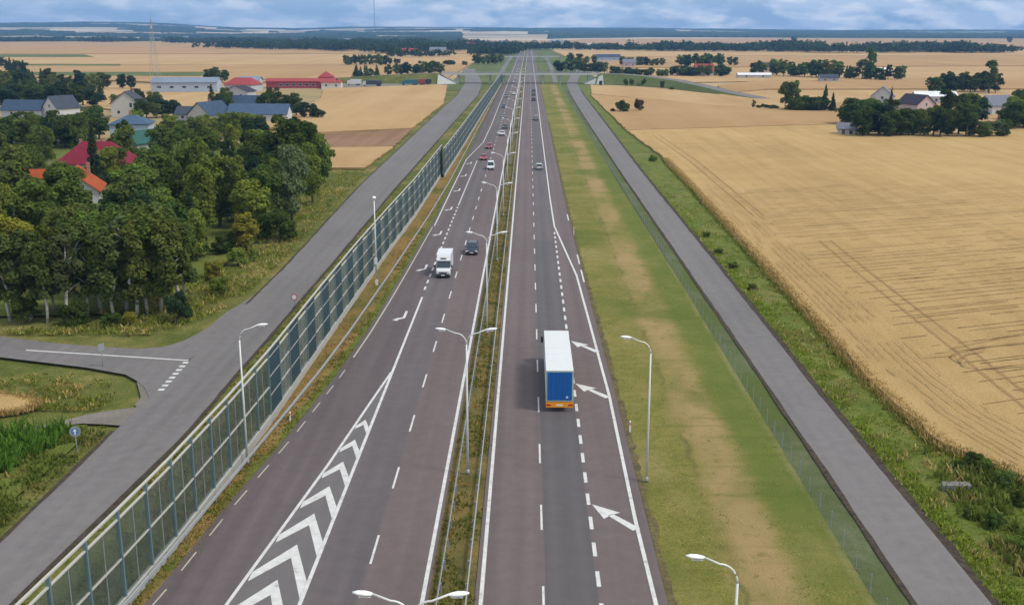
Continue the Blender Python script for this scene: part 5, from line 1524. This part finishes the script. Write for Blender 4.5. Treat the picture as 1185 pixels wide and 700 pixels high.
def crown_lobes(kind, r):
    """unit tree of height 10"""
    L = []
    if kind == 'round':
        L.append((0, 0, 5.0, 2.3, 2.3, 3.9))
        for k in range(26):
            a = r.uniform(0, 2 * pi); zz_ = r.uniform(1.3, 8.8); rr_ = 2.6 * math.sqrt(max(0.08, 1 - ((zz_ - 5.6) / 4.0) ** 2))
            q_ = r.uniform(.75, 1.5)
            L.append((rr_ * cos(a) * r.uniform(.6, 1), rr_ * sin(a) * r.uniform(.6, 1), zz_, q_, q_, q_ * .8))
    elif kind == 'tall':
        L.append((0, 0, 6.0, 1.5, 1.5, 3.4))
        for k in range(22):
            a = r.uniform(0, 2 * pi); zz_ = r.uniform(2.2, 9.4); rr_ = 1.75 * math.sqrt(max(0.05, 1 - ((zz_ - 5.4) / 4.6) ** 2))
            q_ = r.uniform(.6, 1.1)
            L.append((rr_ * cos(a), rr_ * sin(a), zz_, q_, q_, q_ * 1.0))
    elif kind == 'birch':
        for k in range(28):
            a = r.uniform(0, 2 * pi); zz_ = r.uniform(2.4, 9.7); rr_ = 1.6 * math.sqrt(max(0.04, 1 - ((zz_ - 5.8) / 4.3) ** 2))
            q_ = r.uniform(.45, .85)
            L.append((rr_ * cos(a) * r.uniform(.3, 1), rr_ * sin(a) * r.uniform(.3, 1), zz_, q_, q_, q_ * 1.4))
    elif kind == 'conifer':
        for k in range(30):
            f = k / 29; zz_ = 1.0 + 8.7 * f; rr_ = 1.9 * (1 - f) + .1
            for j in range(3):
                a = r.uniform(0, 2 * pi)
                L.append((rr_ * .6 * cos(a), rr_ * .6 * sin(a), zz_, rr_ * .5 + .12, rr_ * .5 + .12, .42))
    elif kind == 'bush':
        L.append((0, 0, 4.2, 4.0, 4.0, 4.2))
        for k in range(20):
            a = r.uniform(0, 2 * pi); zz_ = r.uniform(1.2, 8.2); rr_ = 5.0 * math.sqrt(max(0.06, 1 - ((zz_ - 3.2) / 6.4) ** 2))
            q_ = r.uniform(1.3, 2.4)
            L.append((rr_ * cos(a) * r.uniform(.6, 1), rr_ * sin(a) * r.uniform(.6, 1), zz_, q_, q_, q_ * .8))
    return L
def trunk_mesh(kind, r, name):
    mb = MB()
    if kind == 'bush':
        for k in range(4):
            a = 2 * pi * k / 4
            mb.tube([(0.3 * cos(a), 0.3 * sin(a), -.3), (1.2 * cos(a), 1.2 * sin(a), 2.6)], [.2, .08], 5)
    else:
        top = {'round': 7.5, 'tall': 8.6, 'birch': 9.3, 'conifer': 9.5}[kind]
        r0 = {'round': .26, 'tall': .22, 'birch': .15, 'conifer': .2}[kind]
        bend = [(r.uniform(-.12, .12) * i * (1.6 if kind == 'birch' else 1), r.uniform(-.1, .1) * i, z) for i, z in enumerate(np.linspace(0, top, 6))]
        bend[0] = (0, 0, -.4)
        mb.tube(bend, [r0 * 1.15, r0, r0 * .82, r0 * .62, r0 * .42, r0 * .15], 8)
        for k in range(9 if kind != 'conifer' else 0):
            z = r.uniform(top * .3, top * .85); a = r.uniform(0, 2 * pi); l = r.uniform(1.0, 2.2) * (0.7 if kind in ('birch', 'tall') else 1)
            i = z / top * 5; b0 = bend[int(i)]; b1 = bend[min(5, int(i) + 1)]; f = i - int(i)
            p = tuple(b0[j] + (b1[j] - b0[j]) * f for j in range(3))
            up = .9 if kind != 'birch' else 1.3
            mb.tube([p, (p[0] + l * .5 * cos(a), p[1] + l * .5 * sin(a), p[2] + l * .45 * up), (p[0] + l * cos(a), p[1] + l * sin(a), p[2] + l * .75 * up)], [r0 * .38, r0 * .25, r0 * .08], 5)
    me_o = mb.build(name, M['birch'] if kind == 'birch' else M['bark'], None, True)
    me = me_o.data
    bpy.data.objects.remove(me_o)
    return me
CM, TM, FMh = {}, {}, {}
SPEC = {'round': (5200, .27), 'tall': (4600, .24), 'birch': (5000, .19), 'conifer': (4200, .21), 'bush': (4600, .42)}
for ki, kd in enumerate(SPEC):
    CM[kd], TM[kd], FMh[kd] = [], [], []
    for v_ in range(4):
        r = np.random.default_rng(100 + 17 * ki + v_)
        lb = crown_lobes(kd, r)
        n, s = SPEC[kd]
        v, qd, ti = leaf_cloud(r, lb, n, s)
        CM[kd].append(np_mesh('crown', v, qd, [M['leaf']], attr=ti))
        TM[kd].append(trunk_mesh(kd, random.Random(200 + 17 * ki + v_), 'trunk'))
        # low version with trunk in one mesh for the far trees
        v, qd, ti = leaf_cloud(r, lb, 700, s * 2.4)
        tv = []; tq = []
        for k in range(4):
            a0, a1 = pi / 2 * k, pi / 2 * (k + 1); n0 = len(v) + len(tv)
            tv += [(.25 * cos(a0), .25 * sin(a0), -.3), (.25 * cos(a1), .25 * sin(a1), -.3), (.12 * cos(a1), .12 * sin(a1), 6), (.12 * cos(a0), .12 * sin(a0), 6)]
            tq.append((n0, n0 + 1, n0 + 2, n0 + 3))
        FMh[kd].append(np_mesh('far_tree', np.concatenate([v, np.array(tv)]), np.concatenate([qd, np.array(tq)]), [M['leaf'], M['bark']], mi=[0] * len(qd) + [1] * 4, attr=np.concatenate([ti, np.zeros(4)])))
TINT = dict(dark=(.066, .098, .022), mid=(.112, .155, .030), light=(.170, .205, .036), yellow=(.23, .22, .034), olive=(.112, .142, .036), blue=(.038, .064, .028), grey=(.115, .142, .060), brown=(.095, .062, .028))
WORD = dict(dark='dark green', mid='mid green', light='light green', yellow='yellow-green', olive='olive green', blue='blue-green', grey='grey-green', brown='brownish')
KW = dict(round='broadleaf tree', tall='slender broadleaf tree', birch='birch with pale trunk', conifer='conifer', bush='bush')
def jitter(c, r): 
    f = r.uniform(.75, 1.25); g_ = r.uniform(.90, 1.12)
    return (c[0] * f * g_, c[1] * f, c[2] * f / g_, 1)
def tree(x, y, h, kind, tint, label, group=None, wf=1.0, far=False, r=rnd):
    v_ = r.randrange(4)
    nm = {'birch': 'birch_tree', 'conifer': 'conifer_tree', 'bush': 'bush', 'tall': 'slender_tree'}.get(kind, 'tree')
    cat = 'bush' if kind == 'bush' else 'tree'
    s = h / 10.0
    wfj = wf * r.uniform(.9, 1.1)
    if far:
        o = bpy.data.objects.new(nm, FMh[kind][v_]); COL.objects.link(o)
        o.color = jitter(TINT[tint], r)
        tag(o, label, cat, group)
    else:
        o = thing(nm, label, cat, group=group)
        c = link(bpy.data.objects.new('crown', CM[kind][v_]), o); c.color = jitter(TINT[tint], r)
        link(bpy.data.objects.new('trunk', TM[kind][v_]), o)
    o.location = (x, y, 0); o.rotation_euler = (0, 0, r.uniform(0, 2 * pi)); o.scale = (s * wfj, s * wfj, s)
    return o
def tpx(px, py, h, kind, tint, label, group=None, wf=1.0, far=False):
    x, y = G(px, py); return tree(x, y, h, kind, tint, label, group, wf, far)

# front row of birches at the edge of the wood
FR = 'birches at the front edge of the wood'
for px, py, h in ((12, 370, 10.5), (36, 368, 11), (62, 358, 11), (55, 372, 10), (78, 370, 10.5), (101, 364, 11.5), (118, 360, 11), (132, 367, 11), (146, 360, 12), (158, 366, 12), (171, 363, 12.5), (186, 358, 12.5), (196, 364, 11.5), (206, 356, 11.5), (214, 350, 10.5), (140, 348, 12), (165, 345, 12.5), (190, 342, 12.5), (110, 345, 11.5), (85, 346, 11)):
    tpx(px, py, h, 'birch', rnd.choice(['olive', 'grey', 'mid', 'olive']), 'birch with pale trunk in the front row of the wood by the side road', FR, 1.15)
tpx(18, 338, 11.5, 'round', 'yellow', 'yellow-green broadleaf tree at the left picture edge behind the front birches', wf=.9)
tpx(4, 300, 12, 'round', 'light', 'light green rounded tree at the left picture edge below the big willow', wf=.75)
tpx(16, 262, 15, 'round', 'olive', 'large olive willow-like tree at the left picture edge', wf=.95)
tpx(68, 262, 9.5, 'birch', 'olive', 'birch with bare pale branches before the orange roof', wf=1.4)
for px, py, h, k, ti, w, lab in ((80, 258, 9.0, 'round', 'olive', .85, 'olive tree covering the left half of the orange-roofed house'), (84, 262, 9.0, 'birch', 'grey', 1.3, 'grey-green birch right before the orange gable'), (130, 262, 7.0, 'round', 'dark', 1.0, 'dark round tree below the right eave of the orange roof'), (100, 275, 6.5, 'round', 'dark', 1.1, 'low dark tree below the orange gable house')):
    tpx(px, py, h, k, ti, lab, wf=w)
tpx(62, 290, 8.5, 'round', 'mid', 'mid green tree before the small orange-roofed outbuilding')
tpx(228, 302, 8.5, 'round', 'light', 'light yellow-green tree at the right corner of the wood', wf=.8)
tpx(286, 292, 6.5, 'tall', 'yellow', 'slim yellow-green young tree standing free in the meadow', wf=1.3)
tpx(322, 277, 5.4, 'bush', 'dark', 'large round dark bush standing free beside the service road', wf=1.15)
for px, py, h, w, lab, ti in ((30, 372, 3.6, 1.0, 'dark round bush under the left front birches', 'dark'), (86, 375, 2.8, 1.4, 'low wide dark bush before the front birches', 'dark'), (206, 371, 4.0, .95, 'dark grey-green bush at the right end of the birch row', 'blue'), (128, 377, 1.7, 1.5, 'low dark scrub before the middle birches', 'dark'), (246, 322, 2.6, 1.1, 'small yellow-green bush in the meadow right of the birches', 'yellow'), (276, 306, 2.6, 1.2, 'light bush beside the slim young tree', 'light'), (255, 340, 2.4, 1.3, 'low green bush on the meadow slope', 'mid'), (150, 374, 1.4, 1.4, 'low yellowish scrub under the birches', 'yellow'), (262, 292, 3.2, 1.2, 'dark bush behind the slim young tree', 'dark'), (293, 300, 1.8, 1.1, 'small light green bush right of the slim young tree', 'light')):
    tpx(px, py, h, 'bush', ti, lab, wf=w * .85)
# bright and dark trees of the right half of the wood (by hand)
for px, py, h, k, ti, w, lab in (
        (338, 258, 15.5, 'round', 'grey', .72, 'grey-green tall tree at the right edge of the wood, nearest the service road'),
        (312, 262, 12, 'round', 'mid', .8, 'mid green tree left of the grey-green edge tree'),
        (362, 236, 13, 'round', 'mid', .7, 'mid green tree at the outer right corner of the wood'),
        (330, 222, 16.5, 'tall', 'dark', 1.1, 'dark tall tree on the skyline of the wood, left peak'),
        (352, 214, 16, 'tall', 'dark', 1.1, 'dark tall tree on the skyline of the wood, right peak'),
        (374, 212, 12, 'round', 'mid', .8, 'mid green tree at the far right end of the wood'),
        (300, 215, 13.5, 'round', 'dark', .8, 'dark broad tree behind the bright willows'),
        (255, 262, 14, 'round', 'light', .85, 'bright green broad tree in the middle of the wood'),
        (232, 268, 12, 'round', 'light', .8, 'bright green tree left of the broad bright one'),
        (275, 256, 10.5, 'conifer', 'blue', 1.2, 'dark conifer before the bright trees, right one'),
        (247, 250, 10, 'conifer', 'blue', 1.2, 'dark conifer before the bright trees, left one'),
        (215, 232, 13, 'round', 'light', .9, 'bright green tree behind the dark hedge of the houses'),
        (205, 262, 11, 'round', 'dark', .9, 'dark broad tree right of the orange-roofed house'),
        (180, 270, 9.5, 'round', 'dark', 1.0, 'dark low tree behind the middle birches'),
        (112, 222, 15.5, 'conifer', 'blue', .62, 'narrow dark spruce standing before the crimson roof'),
        (152, 236, 8.5, 'round', 'dark', 1.0, 'dark tree right of the crimson-roofed house'),
        (140, 300, 9, 'round', 'dark', .9, 'dark tree below the orange-roofed house')):
    tpx(px, py, h, k, ti, lab, wf=w)
# the rest of the wood
poly = [(-118, 138), (-70, 138), (-50, 136), (-47, 150), (-47.5, 185), (-52, 232), (-61, 300), (-70, 330), (-115, 322), (-168, 345), (-175, 300)]
def inside(x, y, P):
    c = False; j = len(P) - 1
    for i in range(len(P)):
        if (P[i][1] > y) != (P[j][1] > y) and x < (P[j][0] - P[i][0]) * (y - P[i][1]) / (P[j][1] - P[i][1]) + P[i][0]: c = not c
        j = i
    return c
keepout = [(-106.5, 262, 13), (-106.5, 250, 9), (-93.5, 226, 9), (-91, 214, 7), (-104.5, 222, 5), (-104, 214, 4), (-124, 334, 11), (-109.5, 300, 9), (-120, 318, 8), (-102, 292, 5)]
placed = []
tries = 0
rw = random.Random(77)
while len(placed) < 88 and tries < 9000:
    tries += 1
    x, y = rw.uniform(-170, -46), rw.uniform(134, 340)
    if not inside(x, y, poly) or x < -0.515 * y - 6: continue
    if any((x - a) ** 2 + (y - b) ** 2 < c * c for a, b, c in keepout): continue
    if any((x - a) ** 2 + (y - b) ** 2 < 5.0 ** 2 for a, b in placed): continue
    placed.append((x, y))
    k = rw.choices(['round', 'tall', 'birch', 'conifer'], [5, 2, 1.5, .8])[0]
    ti = rw.choices(['dark', 'mid', 'light', 'olive', 'blue'], [3, 4, 2.6, 2, .5])[0] if k != 'conifer' else 'blue'
    h = rw.uniform(9.0, 13)
    if y < 150: h = rw.uniform(9, 12)
    if y > 190 and x < -85: h = rw.uniform(6.5, 9.0)
    if y > 270: h = rw.uniform(8, 11)
    tree(x, y, h, k, ti, f'{WORD[ti]} {KW[k]} in the dense wood left of the service road', 'trees of the dense wood', rw.uniform(1.0, 1.3), False, rw)

# understorey shrubs of the wood
ru = random.Random(5); nu_ = 0
while nu_ < 60:
    x, y = ru.uniform(-150, -47), ru.uniform(132, 330)
    if not inside(x, y, poly) or x < -0.515 * y - 6 or any((x - a) ** 2 + (y - b) ** 2 < (c * .8) ** 2 for a, b, c in keepout): continue
    ti = ru.choice(['dark', 'dark', 'mid', 'olive', 'blue'])
    tree(x, y, ru.uniform(2.2, 4.5), 'bush', ti, f'{WORD[ti]} bush in the undergrowth of the dense wood', 'undergrowth of the dense wood', ru.uniform(.7, 1.0), False, ru); nu_ += 1
# village trees, left
def cluster(lst, label, group, far=False):
    for (px, py, h, k, ti, w) in lst: tpx(px, py, h, k, ti, label.format(WORD[ti]), group, w, far)
def row(x0, x1, y0, y1, n, h0, h1, kinds, tints, label, group, seed, w=(1.15, 1.65), far=True, dy=2.0):
    r = random.Random(seed)
    for i in range(n):
        f = (i + r.uniform(.1, .9)) / n
        px = x0 + (x1 - x0) * f; py = y0 + (y1 - y0) * f - r.uniform(0, dy)
        k = r.choice(kinds); ti = r.choice(tints)
        x, y = G(px, py)
        tree(x, y, r.uniform(h0, h1), k, ti, label.format(WORD[ti], KW[k]), group, r.uniform(*w), far, r)
DK = ['dark', 'dark', 'mid', 'blue', 'olive']
row(-8, 118, 131, 124, 16, 9, 12.5, ['round', 'round', 'tall', 'conifer'], DK, '{} {} in the village belt behind the white gable house', 'village trees at the left', 1, far=False, dy=9)
row(-8, 60, 112, 104, 9, 9, 13, ['round', 'conifer', 'tall'], DK, '{} {} in the upper left village belt', 'village trees at the upper left', 2, far=False, dy=5)
row(60, 125, 108, 106, 8, 8, 12, ['round', 'round', 'tall'], DK, '{} {} behind the village belt near the green field', 'village trees by the green field', 3, far=False, dy=4)
row(-6, 60, 178, 172, 9, 7, 9.5, ['round', 'tall'], DK, '{} {} in the gardens left of the crimson-roofed house', 'garden trees left of the crimson roof', 4, far=False, dy=14)
row(60, 118, 172, 168, 8, 8.5, 11, ['round', 'round'], ['dark', 'dark', 'mid'], '{} {} in the dark clump beside the blue-roofed pale house', 'dark trees beside the pale house', 5, far=False, dy=10, w=(1.1, 1.4))
row(128, 182, 130, 131, 7, 6, 9, ['round', 'round'], DK, '{} {} between the beige and the blue-roofed houses', 'trees between the village houses', 6, far=False, dy=8)
row(160, 205, 137, 137, 6, 6, 8.5, ['round', 'bush'], DK, '{} {} in the hedge left of the steep blue roof', 'hedge trees left of the steep roof', 7, far=False, dy=3)
cluster([(141, 103, 9.5, 'round', 'blue', 1.2), (152, 103, 8.5, 'round', 'blue', 1.2)], '{} dense tree in the pair behind the slate-roofed house', 'tree pair behind the slate roof')
cluster([(242, 95, 9.5, 'round', 'dark', 1.3), (251, 95, 10.5, 'round', 'dark', 1.2), (260, 95, 8.5, 'round', 'dark', 1.2)], '{} tree in the tight clump behind the industrial hall', 'clump behind the industrial hall')
tpx(246, 128, 11.5, 'conifer', 'dark', 'dark ragged conifer left of the brown-roofed shed', wf=1.2)
tpx(262, 130, 11.0, 'round', 'dark', 'dark round tree before the brown-roofed shed', wf=.95)
tpx(254, 132, 9, 'round', 'blue', 'dark tree between the conifer and the shed')
cluster([(306, 133, 9.5, 'round', 'dark', 1.1), (318, 131, 11.5, 'round', 'dark', 1.1), (330, 134, 9, 'round', 'dark', 1.1), (343, 135, 10, 'round', 'dark', 1.05), (352, 137, 7, 'round', 'blue', 1.2), (362, 137, 6, 'round', 'blue', 1.2), (370, 137, 4, 'bush', 'dark', 1.0)], '{} tree at the right end of the village beside the stubble field', 'trees at the right end of the village')
tpx(160, 150, 7.5, 'round', 'light', 'light green tree right of the pale blue-roofed house', wf=1.2)
tpx(168, 160, 6.0, 'round', 'mid', 'mid green tree behind the green-roofed house', wf=1.2)
row(195, 300, 163, 160, 9, 6, 8.5, ['round', 'tall'], ['mid', 'light', 'olive', 'mid'], '{} {} at the back of the wood before the blue roofs', 'trees at the back of the wood', 8, far=False, dy=6)
row(110, 160, 210, 196, 5, 4, 6, ['round', 'bush'], ['mid', 'dark', 'olive'], '{} {} in the garden right of the crimson roof', 'garden plants right of the crimson roof', 9, far=False)

# right cluster round the farm
row(993, 1120, 161, 161, 14, 8.5, 12.5, ['round', 'round', 'round', 'tall'], ['dark', 'dark', 'mid', 'blue', 'olive'], '{} {} in the front of the farm cluster on the wheat', 'trees round the farm in the wheat', 10, far=False, dy=4, w=(1.0, 1.3))
row(975, 1035, 148, 140, 6, 8, 11, ['round'], ['mid', 'mid', 'dark'], '{} {} at the left back of the farm cluster', 'trees at the back of the farm cluster', 11, far=False, dy=5)
row(1088, 1135, 150, 148, 7, 10, 14, ['round', 'conifer', 'tall'], ['dark', 'dark', 'blue'], '{} {} in the tall dark middle of the farm cluster', 'tall trees in the middle of the farm cluster', 12, far=False, dy=6)
row(1166, 1200, 158, 150, 6, 9, 12, ['round', 'tall'], ['dark', 'mid'], '{} {} at the right edge of the farm cluster', 'trees at the right of the farm cluster', 13, far=False, dy=10)
row(1120, 1168, 161, 161, 5, 5.5, 7, ['round'], ['grey', 'olive', 'grey'], '{} {} low before the brick house', 'low pale trees before the brick house', 14, far=False, w=(1.2, 1.5))
tpx(1029, 142, 13.5, 'conifer', 'brown', 'thin brownish spruce behind the grey-blue roof', wf=.6)
tpx(908, 128, 12.5, 'birch', 'olive', 'open ragged tree at the left of the group left of the farm', wf=1.3)
tpx(917, 128, 13.0, 'tall', 'olive', 'tall ragged tree beside the open one left of the farm', wf=1.1)
tpx(954, 129, 11.5, 'conifer', 'blue', 'dark pointed conifer left of the farm cluster', wf=1.1)
tpx(963, 130, 8.5, 'conifer', 'blue', 'smaller dark conifer beside the pointed one', wf=1.1)
row(914, 952, 129, 130, 8, 5, 7, ['round', 'bush'], ['dark', 'mid', 'olive'], '{} {} in the low hedge between the ragged trees and the conifers', 'hedge left of the farm', 15, far=False, w=(1.2, 1.5))
tpx(872, 126, 4, 'tall', 'olive', 'tiny lone shrub on the field boundary line', wf=1.0)
row(876, 900, 126.5, 127, 5, 1.3, 2, ['bush'], ['dark', 'olive'], '{} {} low on the field boundary', 'low shrubs on the field boundary', 16, far=False)
tpx(720, 130.5, 5.6, 'bush', 'dark', 'round dark bush on the stubble, wider of the two', wf=.95)
tpx(739.5, 129.5, 6.2, 'bush', 'brown', 'brownish dark bush beside the wider round one', wf=.65)
tpx(709, 130.5, 2.0, 'bush', 'brown', 'small brown shrub left of the two dark bushes', wf=1.0)
for i, px in enumerate((695, 724, 731, 738.5, 745, 751, 758, 766)):
    tpx(px, 99.5 + (i > 6) * 3, (3.6, 4.6, 4.8, 1.4, 4.8, 4.0, 4.2, 4.8)[i], 'bush', 'dark', 'dark round bush in the row below the overpass embankment', 'bushes below the right embankment', .6)
tpx(777, 104.5, 2.2, 'bush', 'light', 'low light green bush at the end of the embankment row', wf=1.3)
# small shrubs in the ditch grass by the wheat
for px, py, h, lab in ((756, 187, 1.8, 'small dark shrub at the field edge beside the far ditch'), (817, 275, 1.1, 'small dark shrub in the ditch grass, upper one'), (832, 294, 1.1, 'small dark shrub in the ditch grass, middle one'), (848, 311, 1.2, 'small dark shrub in the ditch grass, lower one'), (870, 336, 1.0, 'small dark shrub at the ditch beside the wheat corner')):
    tpx(px, py, h, 'bush', 'mid', lab, wf=1.2)
for i, (px, py, h) in enumerate(((1125, 540, 1.5), (1140, 548, 1.3), (1160, 565, 1.6), (1178, 585, 1.4), (1150, 610, 1.2), (1180, 640, 1.5), (1110, 545, 1.1), (1120, 600, 0.9))):
    tpx(px, py, h, 'bush', rnd.choice(['dark', 'mid', 'olive']), 'scrubby bush in the weed thicket at the bottom right corner', 'scrub in the bottom right corner', .9)
for i, (px, py) in enumerate(((335, 318), (322, 330), (365, 296))):
    pass
# middle-distance rows, right
G2 = ['round', 'round', 'tall']
row(783, 852, 78.5, 78, 11, 9, 13, G2, DK, '{} {} in the dark row behind the red-roofed white house', 'tree row behind the red roof', 20)
row(785, 842, 89, 89, 10, 6, 9, ['round', 'bush'], DK, '{} {} in the hedge round the red-roofed white house', 'hedge round the red roof', 21)
row(704, 782, 88.5, 89.5, 13, 5, 8, ['round', 'bush', 'round'], DK, '{} {} in the hedge behind the overpass road', 'hedge behind the overpass road', 22)
row(640, 702, 84, 86, 11, 7, 11, G2, DK, '{} {} in the scrub beside the overpass', 'scrub trees beside the overpass', 23)
row(655, 690, 76, 76, 5, 8, 12, G2, DK, '{} {} near the dark blue farm hall', 'trees near the blue farm hall', 24)
row(718, 768, 78, 77, 9, 6, 10, ['round', 'bush'], DK, '{} {} by the pale pink house', 'trees by the pale pink house', 25)
row(868, 884, 87, 87, 3, 9, 11, ['round'], DK, '{} {} left end tree of the far village by the polytunnels', 'trees by the polytunnels', 26, (1.1, 1.4))
row(890, 1045, 89, 95, 24, 9, 14, ['round', 'round', 'tall', 'conifer'], DK, '{} {} in the far village row beyond the wheat', 'trees of the far village row', 27)
tpx(1007, 92, 22, 'tall', 'dark', 'tallest slim tree above the far village row', wf=.7, far=True)
row(1076, 1152, 108.5, 108, 14, 9, 13, ['round'], DK, '{} {} in the dense round clump on the far wheat', 'dense clump on the far wheat', 28, (1.0, 1.3))
tpx(1144, 109, 17.5, 'birch', 'olive', 'tall open tree rising from the right end of the far clump', wf=1.3, far=True)
tpx(1176, 140, 13, 'round', 'dark', 'tall dark tree at the right edge beside the grey roof', wf=.8)
# left middle distance
row(398, 450, 77, 77, 9, 9, 12, ['round'], DK, '{} {} in the dark clump on the wheat, wide one', 'wide dark clump on the left wheat', 30, (1.1, 1.4))
row(446, 466, 75, 74.5, 4, 5, 8, ['round'], DK, '{} {} at the low right tail of the dark clump', 'tail of the dark clump', 31, (1.1, 1.4))
row(449, 510, 88.5, 86.5, 12, 7, 11, ['round'], DK, '{} {} in the belt above the overpass embankment', 'belt above the left embankment', 32, (1.0, 1.3))
row(410, 438, 92, 91, 6, 7, 11, ['round', 'conifer'], DK, '{} {} in the group beside the white farm shed', 'group beside the farm shed', 33)
row(548, 582, 75.5, 75, 7, 8, 11, ['round'], DK, '{} {} in the small clump left of the far motorway', 'clump left of the far motorway', 34, (1.1, 1.4))
row(482, 545, 76, 77.5, 9, 3, 6, ['bush', 'round'], ['dark', 'brown', 'brown'], '{} {} on the far field hedge line', 'far field hedge left of the motorway', 35)
for px, py in ((24, 47.5), (80, 48.5), (252, 49.5), (261, 49.5), (353, 53), (329, 51)):
    tpx(px, py, 14, 'round', 'dark', 'lone dark tree on the far edge of the left wheat', 'lone trees on the far wheat edge', 1.4, True)
for px, py in ((918, 51), (1168, 50)):
    tpx(px, py, 18, 'round', 'blue', 'lone dark tree on the far right stubble', 'lone trees on the far right stubble', 1.3, True)
row(0, 30, 78, 92, 6, 9, 13, ['round', 'conifer'], ['blue', 'dark'], '{} {} at the left picture edge above the village belt', 'trees at the upper left edge', 39, far=False)

# far tree belts on the plain (read as masses)
def belt(poly_px, h, seed, step=9.0, name='treeline'):
    """a far wood: many rough crowns scattered over strips given by their near edge (px) and depth in metres"""
    r = np.random.default_rng(seed + 500)
    VV, TT = [], []
    for (px0, py0, px1, py1, depth) in poly_px:
        a, b = G(px0, py0), G(px1, py1)
        Lw = math.hypot(b[0] - a[0], b[1] - a[1])
        n = int(Lw * min(depth, 160) / step ** 2)
        dirx, diry = (b[0] - a[0]) / Lw, (b[1] - a[1]) / Lw
        u = r.random(n); w = r.random(n)
        x = a[0] + dirx * Lw * u - diry * depth * w; y = a[1] + diry * Lw * u + dirx * depth * w
        k = fbm(x / 90, y / 140, seed, 3) > 0.36
        for xx, yy in zip(x[k], y[k]):
            hh = h * r.uniform(.5, 1.25) * (0.75 + 0.5 * float(vnoise(np.array(xx / 60), np.array(yy / 60), seed)))
            wr = hh * r.uniform(.38, .62)
            v, qd, ti = leaf_cloud(r, [(xx, yy, hh * .52, wr, wr, hh * .5), (xx + r.normal(0, 2), yy, hh * .4, wr * .8, wr * .8, hh * .38)], 46, hh * .16)
            VV.append(v); TT.append(np.clip(ti * .5 + r.random() * .5, 0, 1))
    V_ = np.concatenate(VV); n4 = len(V_) // 4
    o = stuff(link(bpy.data.objects.new(name, np_mesh(name, V_, np.arange(n4 * 4).reshape(-1, 4), [M['leaf']], attr=np.concatenate(TT)))))
    o.color = (.040, .062, .020, 1)
    return o
belt([(690, 59, 760, 60, 120), (760, 60, 830, 60.5, 110), (800, 60, 905, 61, 160), (885, 61, 960, 62.5, 420), (950, 62.5, 1030, 62.5, 500), (1015, 62, 1120, 62.5, 220), (1110, 62.5, 1190, 62, 140)], 13, 3)
belt([(596, 59, 650, 58, 90), (640, 58, 700, 59, 60), (430, 62, 520, 61, 300), (510, 61, 590, 58.5, 420), (560, 56, 605, 54, 300)], 13, 4)
belt([(480, 67.5, 530, 66, 60), (436, 62.5, 470, 62.5, 60), (592, 65, 604, 62, 60)], 11, 9)
belt([(0, 49, 70, 48.8, 150), (240, 50.5, 300, 51, 120), (330, 54, 400, 55, 120), (400, 57, 470, 58, 200)], 12, 12)
belt([(430, 60, 520, 58, 500), (90, 49.5, 135, 49.5, 200), (185, 50.5, 230, 51, 160), (300, 53, 440, 56, 160)], 13, 6)

# ------------------------------------------------------------------ haze
hz = MB().box(-9000, 9000, -1200, 12300, -1.2, 246)
ho = hz.build('haze', [])
hm_ = bpy.data.materials.new('haze_air'); hm_.use_nodes = True
ht = hm_.node_tree; ht.nodes.clear()
hout = ht.nodes.new('ShaderNodeOutputMaterial'); pv = ht.nodes.new('ShaderNodeVolumePrincipled')
pv.inputs['Color'].default_value = (0.27, 0.55, 1.0, 1)
pv.inputs['Density'].default_value = 0.00010
pv.inputs['Anisotropy'].default_value = 0.1
ht.links.new(pv.outputs[0], hout.inputs['Volume'])
ho.data.materials.append(hm_)
stuff(ho)
